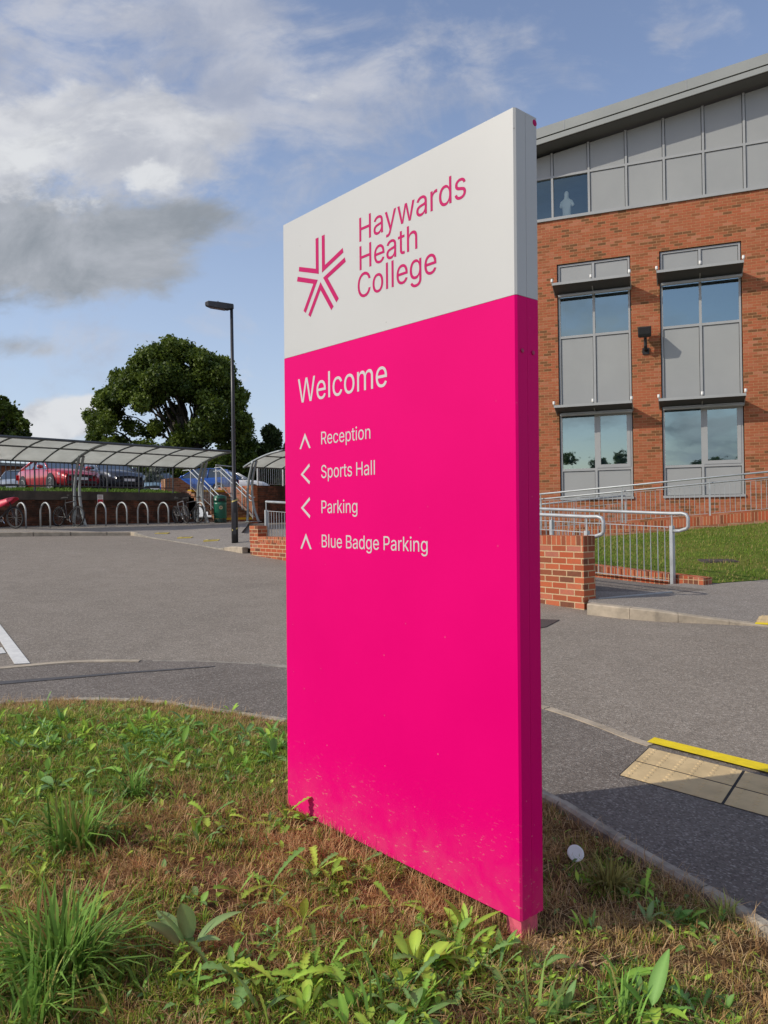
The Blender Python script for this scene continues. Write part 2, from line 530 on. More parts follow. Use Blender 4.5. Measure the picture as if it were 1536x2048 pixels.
def ground_grid(name, xs, ys, zf, mat, kind='structure', mask=None):
    X, Y = np.meshgrid(xs, ys)
    Z = zf(X, Y)
    V = np.stack([X.ravel(), Y.ravel(), np.broadcast_to(Z, X.shape).ravel()], 1)
    nx = len(xs); ny = len(ys)
    i = np.arange(nx - 1)[None, :] + nx * np.arange(ny - 1)[:, None]
    Q = np.stack([i, i + 1, i + 1 + nx, i + nx], -1).reshape(-1, 4)
    if mask is not None:
        c = V[Q].mean(1)
        Q = Q[mask(c[:, 0], c[:, 1])]
    o = fastmesh(name, V, Q, mat)
    o.data.polygons.foreach_set('use_smooth', [True] * len(o.data.polygons))
    return tag(o, kind=kind)
def strip(name, A, B, off, mat, n=4, skirt=0.0, kind='structure', parent=None):
    """sheet between two polylines of equal length, draped on the ground; off = height or (offA, offB)"""
    mb = MB()
    oa, ob = (off if isinstance(off, tuple) else (off, off))
    V = []
    for a, b in zip(A, B):
        for k in range(n + 1):
            t = k / n
            x, y = lerp(a.x, b.x, t), lerp(a.y, b.y, t)
            V.append((x, y, float(gz(x, y)) + lerp(oa, ob, t)))
    F = []
    for i in range(len(A) - 1):
        for k in range(n):
            F.append((i * (n + 1) + k, i * (n + 1) + k + 1, (i + 1) * (n + 1) + k + 1, (i + 1) * (n + 1) + k))
    a_, b_, c_ = Vector(V[F[0][0]]), Vector(V[F[0][1]]), Vector(V[F[0][2]])
    if (b_ - a_).cross(c_ - a_).z < 0:
        F = [tuple(reversed(f)) for f in F]
    mb.add(V, F)
    o = mb.build(name, mat, smooth=True)
    return tag(o, kind=kind)
def kerb(name, path, width, h, mat, side=1, base=-0.15, kind='structure', hs=None):
    """solid kerb run with a top face of the given width, following the ground"""
    n = len(path)
    V = []; F = []
    for i, p in enumerate(path):
        t = path[min(i + 1, n - 1)] - path[max(i - 1, 0)]
        t.z = 0; t.normalize()
        nrm = Vector((-t.y, t.x, 0)) * side
        hh = hs[i] if hs is not None else h
        q = p + nrm * width
        zp = float(gz(p.x, p.y)); zq = float(gz(q.x, q.y))
        bev = min(0.012, hh * 0.4)
        V += [(p.x, p.y, zp + base), (p.x, p.y, zp + hh - bev), (p.x + nrm.x * bev, p.y + nrm.y * bev, zp + hh), (q.x, q.y, zq + hh), (q.x, q.y, zq + base)]
    for i in range(n - 1):
        for k in range(4):
            F.append((i * 5 + k, i * 5 + k + 1, (i + 1) * 5 + k + 1, (i + 1) * 5 + k))
    F.append((0, 1, 2, 3, 4)); F.append(tuple((n - 1) * 5 + k for k in (4, 3, 2, 1, 0)))
    if side < 0:
        F = [tuple(reversed(f)) for f in F]
    o = MB().add(V, F).build(name, mat)
    return tag(o, kind=kind) if kind else o

xs = np.concatenate([np.linspace(-400, -40, 10)[:-1], np.linspace(-40, -6, 35)[:-1], np.linspace(-6, 8, 57)[:-1], np.linspace(8, 40, 33)[:-1], np.linspace(40, 400, 10)])
ys = np.concatenate([np.linspace(-300, -10, 10)[:-1], np.linspace(-10, 0, 11)[:-1], np.linspace(0, 14, 57)[:-1], np.linspace(14, 40, 40)[:-1], np.linspace(40, 600, 12)])
ground_grid('road', xs, ys, gz, M['road'])

# footpath round the grass corner
VK = [gp(*q) for q in ((-420, 1442), (-200, 1424), (0, 1411), (150, 1404), (300, 1408), (420, 1424), (570, 1447))]
VK += [Vector((-0.12, 4.55, 0)), Vector((0.35, 4.1, 0))]
VK += [gp(*q) for q in ((1090, 1612), (1180, 1668), (1300, 1742), (1420, 1812), (1536, 1888))]
e_ = VK[-1] - VK[-2]
VK += [VK[-1] + e_ * 1.6, VK[-1] + e_ * 4 + Vector((0.3, 0, 0))]
VK = catmull(VK, 8)
RK = [gp(*q) for q in ((-420, 1368), (-200, 1349), (0, 1336), (110, 1326), (195, 1322), (370, 1322), (460, 1325), (570, 1332), (700, 1345), (830, 1362), (960, 1384), (1088, 1413), (1200, 1450), (1297, 1487), (1410, 1517), (1536, 1549))]
e_ = RK[-1] - RK[-2]
RK += [RK[-1] + e_ * 1.5, RK[-1] + e_ * 5]
RK = catmull(RK, 8)
def resample(P, n):
    L = [0]
    for a, b in zip(P, P[1:]): L.append(L[-1] + (b - a).length)
    out = []; j = 0
    for k in range(n):
        s_ = L[-1] * k / (n - 1)
        while j < len(P) - 2 and L[j + 1] < s_: j += 1
        out.append(P[j].lerp(P[j + 1], (s_ - L[j]) / max(L[j + 1] - L[j], 1e-9)))
    return out
strip('footpath', resample(VK, 80), resample(RK, 80), 0.005, M['path'], n=6)
# flush kerb between footpath and road, pale where it is clean
seg = lambda P, a, b: [p for p in P if a <= p.x <= b]
kerb('kerb', seg(RK, -6.5, -1.98), 0.075, 0.012, M['concrete'], side=-1)
kerb('kerb', seg(RK, -2.0, -1.02), 0.035, 0.006, M['concrete_dim'], side=-1)
kerb('kerb', seg(RK, -1.04, -0.3), 0.07, 0.008, M['concrete_dim'], side=-1)
rr2 = resample(seg(RK, -0.3, 1.52), 61)
for i_ in range(0, 60, 20):
    sg_ = rr2[i_:i_ + 21]
    sg_ = [sg_[0].lerp(sg_[1], .15)] + sg_[1:-1] + [sg_[-1].lerp(sg_[-2], .15)]
    kerb('kerb', sg_, 0.062, 0.010, M['concrete'], side=-1)
# bitumen seam across the footpath
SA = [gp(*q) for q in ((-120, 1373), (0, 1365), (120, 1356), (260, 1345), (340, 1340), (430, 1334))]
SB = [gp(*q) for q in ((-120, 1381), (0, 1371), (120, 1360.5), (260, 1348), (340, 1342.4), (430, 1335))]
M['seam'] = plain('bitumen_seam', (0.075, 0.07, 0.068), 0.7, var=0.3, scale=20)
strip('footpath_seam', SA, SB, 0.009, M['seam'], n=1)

# ---- tactile paving and the yellow line by the near crossing
TL = [gp(*q) for q in ((1297, 1498), (1536, 1557))]
d1 = (TL[1] - TL[0]); d1.z = 0; d1.normalize()
T0 = gp(1297, 1497); Tb = gp(1237, 1553)
d2 = Tb - T0; d2.z = 0; dep = d2.length; d2.normalize()
M['tactile'] = plain('buff_paving', (0.57, 0.425, 0.225), 0.85, var=0.16, scale=7, bump=0.25)
def paving(name, o, u, v, nu, nv, su, sv, off=0.008, gap=0.007):
    mb = MB(); gb = MB()
    for i in range(nu):
        for j in range(nv):
            c = [o + u * (i * su + (gap if a else su - gap) if False else (i * su + a)) + v * (j * sv + b) for a, b in ((gap, gap), (su - gap, gap), (su - gap, sv - gap), (gap, sv - gap))]
            c = [Vector((p.x, p.y, float(gz(p.x, p.y)) + off)) for p in c]
            mb.prism(c, (0, 0, -0.05))
            k = 6
            for a in range(k):
                for b in range(k):
                    q = o + u * (i * su + su * (a + .5) / k) + v * (j * sv + sv * (b + .5) / k)
                    z = float(gz(q.x, q.y)) + off
                    r = 0.0135
                    ring = [Vector((q.x + r * math.cos(t * math.pi / 3), q.y + r * math.sin(t * math.pi / 3), z)) for t in range(6)]
                    top_ = [Vector((q.x + r * .6 * math.cos(t * math.pi / 3), q.y + r * .6 * math.sin(t * math.pi / 3), z + 0.0032)) for t in range(6)]
                    mb.add(ring + top_, [tuple(range(6, 12))] + [(t, (t + 1) % 6, (t + 1) % 6 + 6, t + 6) for t in range(6)])
    return tag(mb.build(name, M['tactile']), kind='structure')
paving('tactile_paving', T0 - d1 * 0.0, d1, d2, 5, 2, 0.51, dep / 2)
mbg = [T0 + d2 * -0.0, T0 + d1 * 2.6]
strip('paving_bed', [T0 + d1 * (0.0 + k * 0.26) for k in range(11)], [T0 + d1 * (k * 0.26) + d2 * dep for k in range(11)], 0.0065, M['blackgap'], n=2)
YA = [gp(*q) for q in ((1309, 1480), (1536, 1535))]; YB = [gp(*q) for q in ((1294, 1489), (1536, 1551))]
ea, eb = YA[1] - YA[0], YB[1] - YB[0]
strip('yellow_line', [YA[0] + ea * k / 6 for k in range(22)], [YB[0] + eb * k / 6 for k in range(22)], 0.0165, M['yellow'], n=1)

# ---- white letter painted on the road by the left edge
letter = MB()
def gquad(pts):
    letter.prism([gp(*q, 0.004) + Vector((0, 0, 0.003)) for q in pts], (0, 0, -0.004))
gquad(((0, 1250), (30, 1291.5), (0, 1283 if False else 1283)) if False else ((-14, 1231), (60, 1326.5), (29, 1328), (-32, 1231)))
gquad(((4, 1295), (12, 1306), (-90, 1316), (-90, 1306)))
gquad(((-14, 1231), (-32, 1231), (-175, 1344), (-140, 1342)))
tag(letter.build('road_marking', M['roadpaint']), kind='structure')

# dark iron cover in the road beside the sign
q = [gp(*p, 0.004) for p in ((1060, 1238), (1119, 1240), (1092, 1254), (1050, 1262))]
M['iron'] = plain('cast_iron', (0.07, 0.055, 0.05), 0.7, var=0.3, scale=30, bump=0.8)
mb = MB().prism([p + Vector((0, 0, 0.004)) for p in q], (0, 0, -0.03))
tag(mb.build('drain_cover', M['iron'], loc=q[0]), 'dark rusty iron drain cover set into the road behind the pink sign', 'drain cover')

# ------------------------------------------------------------------ grass corner the sign stands on
VKa = np.array([(p.x, p.y) for p in VK])
POLY = np.concatenate([VKa, [[2.4, -0.6], [-6.5, -0.6]]])
def inpoly(x, y, poly=None):
    P = POLY if poly is None else poly
    x = np.asarray(x, float); y = np.asarray(y, float)
    ins = np.zeros(x.shape, bool)
    j = len(P) - 1
    for i in range(len(P)):
        xi, yi = P[i]; xj, yj = P[j]
        c = ((yi > y) != (yj > y)) & (x < (xj - xi) * (y - yi) / (yj - yi + 1e-12) + xi)
        ins ^= c
        j = i
    return ins
def kdist(x, y):
    x = np.asarray(x, float); y = np.asarray(y, float)
    best = np.full(x.shape, 1e9)
    for a, b in zip(VKa, VKa[1:]):
        ab = b - a; L2 = (ab ** 2).sum() + 1e-12
        t = np.clip(((x - a[0]) * ab[0] + (y - a[1]) * ab[1]) / L2, 0, 1)
        best = np.minimum(best, (x - a[0] - t * ab[0]) ** 2 + (y - a[1] - t * ab[1]) ** 2)
    return np.sqrt(best)
def fbm(x, y, f, seed=0, oct=4):
    out = 0; a = 1.0; tot = 0
    r = np.random.default_rng(100 + seed)
    for o in range(oct):
        for k in range(3):
            th = r.uniform(0, 2 * np.pi); ph = r.uniform(0, 6.28); ff = f * (1.9 ** o) * r.uniform(.8, 1.25)
            out = out + a * np.sin(ff * (x * np.cos(th) + y * np.sin(th)) + ph + 1.3 * np.sin(ff * .7 * (y * np.cos(th) - x * np.sin(th)) + ph * 2))
            tot += a
        a *= 0.55
    return out / tot
def vz(x, y):
    x = np.asarray(x, float); y = np.asarray(y, float)
    d = kdist(x, y)
    s_ = np.clip(d / 0.75, 0, 1); s_ = s_ * s_ * (3 - 2 * s_)
    right = np.clip((x - 0.15) / 0.5, 0, 1)
    h = 0.012 + 0.092 * s_ * (1 - 0.34 * np.clip((x + 0.05) / 0.5, 0, 1))
    return gz(x, y) + h + (0.013 * fbm(x, y, 9.0, 1) + 0.006 * fbm(x, y, 40.0, 2)) * np.clip(d / .3, 0, 1)
m_, t_, b_ = newmat('verge_soil')
g_ = t_.n('ShaderNodeNewGeometry').outputs['Position']
na = t_.noise(g_, 4.0, 6, 0.65, 0.4); nb_ = t_.noise(g_, 60.0, 5, 0.7); nc = t_.noise(g_, 180.0, 3, 0.7)
cc = t_.ramp(na, [(0.3, (0.095, 0.055, 0.028)), (0.5, (0.22, 0.125, 0.056)), (0.72, (0.38, 0.23, 0.10))])
cc = t_.mix(t_.sm(nb_, 0.35, 0.7, 0.0, 0.75), cc, (0.05, 0.032, 0.018))
cc = t_.mix(t_.sm(nc, 0.55, 0.75, 0.0, 0.6), cc, (0.32, 0.22, 0.12))
t_.set(b_.inputs['Base Color'], cc); b_.inputs['Roughness'].default_value = 0.95; b_.inputs['Specular IOR Level'].default_value = 0.1
t_.set(b_.inputs['Normal'], t_.n('ShaderNodeBump', Strength=1.0, Distance=0.02, Height=t_.m('ADD', nb_, t_.m('MULTIPLY', nc, 0.5))))
M['soil'] = m_
vx = np.concatenate([np.linspace(-6.5, -2.9, 19)[:-1], np.linspace(-2.9, 2.0, 164)]); vy = np.concatenate([np.linspace(-0.6, 1.5, 15)[:-1], np.linspace(1.5, 5.4, 131)])
ground_grid('grass_verge', vx, vy, vz, M['soil'], mask=lambda x, y: inpoly(x, y) & (kdist(x, y) > 0.012))
# thin concrete edging between verge and footpath (flush on the left, proud on the right)
vk = [p for p in VK]
M['edging'] = plain('weathered_edging', (0.34, 0.30, 0.235), 0.92, var=0.45, scale=9, bump=0.6)
vr = resample(vk, 260)
per_ = 14
for i_ in range(0, 259, per_):
    sg_ = vr[i_:min(i_ + per_ + 1, 260)]
    if len(sg_) < 3: continue
    a_, z_ = sg_[0], sg_[-1]
    sg_ = [a_.lerp(sg_[1], .12)] + sg_[1:-1] + [z_.lerp(sg_[-2], .12)]
    jit = random.uniform(-.004, .005)
    kerb('kerb', sg_, 0.044, 0.02, M['edging'], side=1, hs=[0.018 + jit + 0.028 * max(0, min(1, (p.x - 0.1) / 0.6)) for p in sg_])

def vpt(px, py):
    d = ray(px, py); lo, hi = 0.8, 12.0
    for _ in range(40):
        k = (lo + hi) / 2; p = CP + d * k
        if p.z > float(vz(p.x, p.y)): lo = k
        else: hi = k
    p = CP + d * lo
    return Vector((p.x, p.y, float(vz(p.x, p.y))))

# ---- loose blades
def blades(n, x, y, length, width, lean, az, col, zf=vz, tipcol=None, curve=0.6):
    """n curved blades rooted at x,y: returns vertex, quad and colour arrays"""
    z = zf(x, y) - 0.004
    ux, uy = np.sin(az), np.cos(az)
    px_, py_ = np.cos(az), -np.sin(az)
    V = np.zeros((n, 8, 3)); C = np.zeros((n, 8, 3))
    for k, s_ in enumerate((0, .4, .75, 1.0)):
        a = lean * (1 - curve + curve * s_ * 1.3)
        hx = length * s_ * np.sin(a); hz = length * s_ * np.cos(a)
        ww = width * (1.0, .9, .6, .08)[k] * .5
        cx = x + ux * hx; cy = y + uy * hx; cz = z + hz
        for e, sg in enumerate((-1, 1)):
            V[:, k * 2 + e, 0] = cx + px_ * ww * sg; V[:, k * 2 + e, 1] = cy + py_ * ww * sg; V[:, k * 2 + e, 2] = cz
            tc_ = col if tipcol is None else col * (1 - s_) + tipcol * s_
            C[:, k * 2 + e] = tc_
    b = (np.arange(n) * 8)[:, None]
    q = np.array([[0, 1, 3, 2], [2, 3, 5, 4], [4, 5, 7, 6]])
    Q = (b[:, :, None] + q[None]).reshape(-1, 4)
    return V.reshape(-1, 3), Q, C.reshape(-1, 3)
def merge(parts):
    V = []; Q = []; C = []; b = 0
    for v, q, c in parts:
        V.append(v); Q.append(q + b); C.append(c); b += len(v)
    return np.concatenate(V), np.concatenate(Q), np.concatenate(C)
def scatter(n, dens=None, box=(-3.7, 2.0, 1.1, 5.4)):
    xs_ = []; ys_ = []; tot = 0
    while tot < n:
        x = RNG.uniform(box[0], box[1], n * 2); y = RNG.uniform(box[2], box[3], n * 2)
        ok = inpoly(x, y) & (kdist(x, y) > 0.012) & (x > -0.62 * y - 1.0) & (x < 0.62 * y + 0.5)
        if dens is not None:
            ok &= RNG.uniform(0, 1, n * 2) < dens(x, y)
        xs_.append(x[ok]); ys_.append(y[ok]); tot += ok.sum()
    return np.concatenate(xs_)[:n], np.concatenate(ys_)[:n]
GB = []                                       # where the turf is still green
for px, py, r, a in ((90, 1500, .75, .9), (300, 1480, .55, .75), (80, 1600, .5, .7), (480, 1520, .5, .6), (530, 1560, .35, .5), (300, 1600, .35, .35), (100, 1920, .34, .6), (380, 2000, .3, .6), (620, 2000, .3, .45),
                     (850, 1960, .22, .45), (1000, 1990, .22, .45), (1300, 2010, .22, .4), (720, 2010, .26, .40), (560, 1960, .2, .36), (640, 1900, .13, .4), (880, 1900, .14, .42), (660, 1760, .13, .45), (400, 1680, .16, .45), (1180, 2010, .2, .4), (1215, 1760, .14, .6), (1380, 1850, .1, .35), (250, 1980, .25, .5), (600, 1780, .13, .4), (40, 1750, .25, .5)):
    p = vpt(px, py); GB.append((p.x, p.y, r, a))
def green(x, y):
    g = np.zeros_like(np.asarray(x, float))
    for cx, cy, r, a in GB:
        g = np.maximum(g, a * np.exp(-((x - cx) ** 2 + (y - cy) ** 2) / (r * r)))
    return np.clip(g * (0.75 + 0.9 * fbm(x, y, 6.0, 5)) + 0.10 * fbm(x, y, 14., 6), 0.015, 1)
SIGN_A = np.array([-0.428, 3.255]); SIGN_B = np.array([0.393, 2.315])
def near_sign(x, y):
    ab = SIGN_B - SIGN_A
    t = np.clip(((x - SIGN_A[0]) * ab[0] + (y - SIGN_A[1]) * ab[1]) / (ab ** 2).sum(), 0, 1)
    return np.hypot(x - SIGN_A[0] - t * ab[0], y - SIGN_A[1] - t * ab[1])
# dry thatch
n = 88000
x, y = scatter(n, lambda x, y: np.clip(1.0 - 0.75 * green(x, y), .1, 1) * np.clip(.50 + 1.5 * fbm(x, y, 10., 9), .06, 1))
pal = np.array([(.55, .34, .14), (.38, .215, .09), (.74, .52, .26), (.25, .135, .058), (.62, .42, .20), (.47, .35, .10)])
cl = pal[RNG.integers(0, len(pal), n)] * RNG.uniform(.7, 1.25, (n, 1))
ns = near_sign(x, y)
near_w = np.exp(-(ns / .28) ** 2)
cl = cl * (1 - .5 * near_w[:, None]) + np.array((.70, .46, .21)) * RNG.uniform(.75, 1.2, (n, 1)) * .5 * near_w[:, None]
part1 = blades(n, x, y, RNG.uniform(.018, .052, n) * (1 + .5 * near_w), RNG.uniform(.0014, .0030, n), np.clip(RNG.normal(1.12 - .45 * near_w, .32, n), .1, 1.62), RNG.uniform(0, 6.283, n), cl, curve=.45)
o = fastmesh('dry_grass', *part1[:2], M['blade'], part1[2])
tag(o, 'brown dried grass thatch covering the verge around the pink sign', 'dry grass', kind='stuff')
# dry tufts standing up out of the thatch
def tufts(nt, per, dens, spread):
    tx, ty = scatter(nt, dens)
    k = RNG.integers(per // 2, per + 1, nt)
    ix = np.repeat(np.arange(nt), k); m_n = len(ix)
    sp2 = (spread * RNG.uniform(.5, 1.4, nt))[ix]
    dx, dy = RNG.normal(0, 1, m_n) * sp2, RNG.normal(0, 1, m_n) * sp2
    az = np.arctan2(dx, dy) + RNG.normal(0, .5, m_n)
    return ix, tx[ix] + dx, ty[ix] + dy, az, m_n
ix, x, y, az, n = tufts(7600, 18, lambda x, y: np.clip(1.05 - .8 * green(x, y), .05, 1) * np.clip(.5 + 1.1 * fbm(x, y, 8., 13), .05, 1), .011)
tc0 = pal[RNG.integers(0, len(pal), 7600)] * RNG.uniform(.7, 1.25, (7600, 1))
cl = tc0[ix] * RNG.uniform(.75, 1.2, (n, 1))
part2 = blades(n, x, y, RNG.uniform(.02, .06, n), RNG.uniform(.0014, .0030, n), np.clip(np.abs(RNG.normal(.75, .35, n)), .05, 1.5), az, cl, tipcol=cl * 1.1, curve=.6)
o = fastmesh('dry_grass_tufts', *part2[:2], M['blade'], part2[2])
tag(o, 'golden dry grass tufts standing in the thatch of the verge', 'dry grass', kind='stuff')
# green turf
n = 36000
x, y = scatter(n, green)
pal = np.array([(.22, .34, .036), (.16, .27, .032), (.31, .40, .05), (.40, .40, .075), (.12, .21, .036)])
cl = pal[RNG.integers(0, len(pal), n)] * RNG.uniform(.75, 1.2, (n, 1))
part1 = blades(n, x, y, RNG.uniform(.016, .045, n), RNG.uniform(.0018, .0042, n), np.clip(RNG.normal(.75, .35, n), .05, 1.5), RNG.uniform(0, 6.283, n), cl, tipcol=cl * 1.15, curve=.6)
o = fastmesh('short_grass', *part1[:2], M['blade'], part1[2])
tag(o, 'short green grass growing in patches on the verge', 'grass', kind='stuff')
ix, x, y, az, n = tufts(4000, 20, green, .013)
tc0 = pal[RNG.integers(0, len(pal), 4000)] * RNG.uniform(.75, 1.2, (4000, 1))
cl = tc0[ix] * RNG.uniform(.75, 1.2, (n, 1))
part2 = blades(n, x, y, RNG.uniform(.016, .050, n), RNG.uniform(.0022, .0046, n), np.clip(np.abs(RNG.normal(.65, .38, n)), .05, 1.5), az, cl, tipcol=cl * 1.2, curve=.7)
o = fastmesh('green_grass_tufts', *part2[:2], M['blade'], part2[2])
tag(o, 'bright green grass tufts thick on the left of the verge', 'grass', kind='stuff')
# straw: long pale stems lying about
n = 1500
x, y = scatter(n, lambda x, y: np.clip(.25 + .9 * np.exp(-((x - 1.0) ** 2 + (y - 2.2) ** 2) / .25), 0, 1))
cl = np.array((.66, .48, .26)) * RNG.uniform(.6, 1.25, (n, 1))
part1 = blades(n, x, y, RNG.uniform(.05, .14, n), RNG.uniform(.0016, .0030, n), RNG.uniform(1.35, 1.6, n), RNG.uniform(0, 6.283, n), cl, zf=lambda x, y: vz(x, y) + RNG.uniform(.004, .02, x.shape), curve=.1)
o = fastmesh('loose_straw', *part1[:2], M['blade'], part1[2])
tag(o, 'pale loose straw stems lying on the verge', 'straw', kind='stuff')

# dead stems hanging over the edging stones
m_n = 2600
ki = RNG.integers(0, len(VKa) - 1, m_n); kt = RNG.uniform(0, 1, m_n)[:, None]
kp = VKa[ki] * (1 - kt) + VKa[ki + 1] * kt
wgt = np.clip(.25 + 1.2 * fbm(kp[:, 0], kp[:, 1], 5.0, 21) + .8 * (kp[:, 0] > .95), .02, 1)
ok_ = RNG.uniform(0, 1, m_n) < wgt
kp = kp[ok_]; n = len(kp)
x = kp[:, 0] + RNG.normal(-.01, .025, n); y = kp[:, 1] + RNG.normal(-.035, .03, n)
cl = np.array((.62, .42, .22)) * RNG.uniform(.55, 1.2, (n, 1))
part2 = blades(n, x, y, RNG.uniform(.03, .10, n), RNG.uniform(.0014, .0028, n), np.clip(RNG.normal(1.05, .35, n), .2, 1.55), RNG.normal(.4, 1.3, n), cl, zf=lambda x, y: vz(x, y) + .012, curve=.5)
o = fastmesh('edge_straw', *part2[:2], M['blade'], part2[2])
tag(o, 'dry straw hanging over the edging stones of the verge', 'straw', kind='stuff')
# ---- broad leaved weeds
def leafgeo(base, az, L, W, lift, curl, prof, col, midcol=None, N=9, twist=0.0):
    V = np.zeros((N + 1, 3, 3)); C = np.zeros((N + 1, 3, 3))
    ux, uy = math.sin(az), math.cos(az); px_, py_ = math.cos(az), -math.sin(az)
    th = lift; cx = cz = 0.0
    for i in range(N + 1):
        s_ = i / N
        if i:
            th = lift - curl * s_
            cx += L / N * math.cos(th); cz += L / N * math.sin(th)
        wv = W * prof(s_) * .5
        for k, sg in enumerate((-1, 0, 1)):
            up = abs(sg) * wv * .35 + sg * twist * wv
            V[i, k] = (base[0] + ux * cx + px_ * wv * sg - ux * math.sin(th) * up, base[1] + uy * cx + py_ * wv * sg - uy * math.sin(th) * up, base[2] + cz + up * math.cos(th))
            C[i, k] = col if sg else (midcol if midcol is not None else np.array(col) * 1.25)
    q = []
    for i in range(N):
        for k in range(2):
            q.append((i * 3 + k, i * 3 + k + 1, (i + 1) * 3 + k + 1, (i + 1) * 3 + k))
    return V.reshape(-1, 3), np.array(q), C.reshape(-1, 3)
def p_oval(s_):
    return max(.06, max(0.0, math.sin(math.pi * min(1, max(0, (s_ - .18) / .82)) ** .8)) ** .75) if s_ > .18 else .10
def p_dand(s_):
    env = (.18 + .95 * s_) * max(0.0, 1 - max(0, s_ - .82) / .18) ** .6
    t = (s_ * 7) % 1.0
    return max(.05, env * (.42 + .58 * (t if s_ < .9 else 1)))
def p_round(s_):
    return max(.05, max(0.0, math.sin(math.pi * min(1, max(0, (s_ - .35) / .65)))) ** .55) if s_ > .35 else .07
LC = [(.22, .40, .06), (.29, .46, .06), (.16, .31, .07), (.36, .50, .07), (.18, .32, .10)]
def plant(name, px, py, kind_, size, nl, label, cat, col=None, rseed=0, group=None):
    rr = random.Random(rseed * 31 + int(px) * 7 + int(py))
    b = vpt(px, py)
    parts = []
    if kind_ == 'tuss':
        n = nl
        r = np.random.default_rng(rseed + int(px))
        rad = size * .22
        x = b.x + r.normal(0, rad, n); y = b.y + r.normal(0, rad * .8, n)
        az = np.arctan2(x - b.x, y - b.y) + r.normal(0, .6, n)
        base = np.array(col if col else (.15, .28, .05))
        cl = base * r.uniform(.55, 1.55, (n, 1))
        yl = r.uniform(0, 1, n) < .1
        cl[yl] = np.array((.36, .34, .10)) * r.uniform(.7, 1.1, (yl.sum(), 1))
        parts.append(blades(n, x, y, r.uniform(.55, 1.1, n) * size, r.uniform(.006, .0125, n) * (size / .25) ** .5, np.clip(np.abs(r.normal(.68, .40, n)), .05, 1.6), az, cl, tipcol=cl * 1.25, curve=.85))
        V, Q, C = parts[0]
    else:
        a0 = rr.uniform(0, 6.28)
        for k in range(nl):
            a = a0 + k * 2.4 + rr.uniform(-.3, .3)
            c = np.array(col if col else LC[rr.randrange(len(LC))]) * rr.uniform(.8, 1.2)
            L = size * rr.uniform(.6, 1.1)
            if kind_ == 'dand':
                g = leafgeo(b + Vector((rr.uniform(-.01, .01), rr.uniform(-.01, .01), 0)), a, L, L * rr.uniform(.26, .36), rr.uniform(.25, 1.0), rr.uniform(.5, 1.3), p_dand, c, c * 1.5, N=21, twist=rr.uniform(-.25, .25))
            elif kind_ == 'dock':
                g = leafgeo(b + Vector((rr.uniform(-.01, .01), rr.uniform(-.01, .01), 0)), a, L, L * rr.uniform(.19, .27), rr.uniform(.7, 1.5), rr.uniform(.2, 1.1), p_oval, c, c * 1.45, N=11, twist=rr.uniform(-.3, .3))
            else:
                g = leafgeo(b + Vector((rr.uniform(-.02, .02), rr.uniform(-.02, .02), 0)), a, L, L * .55, rr.uniform(.3, 1.2), rr.uniform(.3, 1.5), p_round, c, None, N=9)
            parts.append(g)
        V, Q, C = merge(parts)
    V = V - np.array(b)
    o = fastmesh(name, V, Q, M['blade'] if kind_ == 'tuss' else M['leaf'], C, loc=b)
    return tag(o, label, cat, group)
TU = [(125, 1945, .24, 300, None, 'largest dark green grass tussock at the lower left of the verge'),
      (150, 1690, .22, 150, None, 'wide spreading green grass tussock behind the largest tussock'),
      (262, 1588, .15, 60, None, 'small green grass tussock near the upper left weeds'),
      (1220, 1775, .11, 170, (.27, .24, .075), 'dry brown and green grass tussock beside the white disc'),
      (545, 1500, .10, 60, None, 'short green grass tussock against the left edge of the pink sign'),
      (1075, 2046, .16, 30, (.2, .29, .07), 'thin upright grass tuft at the bottom edge below the sign foot'),
      (765, 2050, .20, 7, None, 'few tall single grass blades at the bottom middle'),
      (1450, 1840, .09, 50, (.27, .32, .08), 'light green grass tuft beside the kerb at the lower right'),
      (60, 2040, .20, 70, None, 'green grass tuft in the bottom left corner'),
      (1240, 2046, .13, 40, None, 'short grass tuft at the bottom right between broad leaves')]
for i, (px, py, s_, nb2, c, lb) in enumerate(TU):
    plant('grass_tussock', px, py, 'tuss', s_, nb2, lb, 'grass tussock', c, i, 'grass tussocks on the verge')
BL = [(375, 1905, .20, 6, 'upright broad leaved weed with two tall grey green leaves right of the largest tussock'),
      (1300, 2035, .17, 5, 'tall narrow leaved weed at the bottom right corner of the verge'),
      (1005, 1915, .10, 8, 'leafy weed just in front of the pink sign foot'),
      (520, 2035, .13, 4, 'broad pale leaved weed at the bottom edge left of centre'),
      (238, 1603, .085, 4, 'flat silvery leaved weed beside the small tussock'),
      (90, 1505, .12, 6, 'grey green upright weed near the left frame edge'),
      (395, 1680, .10, 5, 'weed with drooping leaf on bare brown ground left of the sign'),
      (1300, 1850, .085, 4, 'weed with one big pale leaf right of the sign foot'),
      (1440, 1850, .07, 4, 'small weed beside the kerb at the lower right'),
      (1130, 2030, .10, 7, 'dark green weed below the sign foot at the bottom edge'),
      (125, 1450, .12, 7, 'weed clump by the path edging at the far left'),
      (275, 1475, .10, 7, 'weed clump by the path edging left of centre'),
      (40, 1500, .09, 5, 'weed clump cut by the left frame edge'),
      (1165, 1860, .08, 6, 'shaded weed in the shadow behind the sign foot'),
      (470, 1930, .11, 4, 'weed with long toothed leaf right of the upright broad leaved weed'),
      (545, 1470, .09, 6, 'weed clump on the far side against the sign edge')]
for i, (px, py, s_, nl, lb) in enumerate(BL):
    plant('broad_leaf_weed', px, py, 'dock', s_, nl, lb, 'weed', (.21, .32, .12) if i in (0, 4, 5, 7) else None, 40 + i, 'broad leaved weeds on the verge')
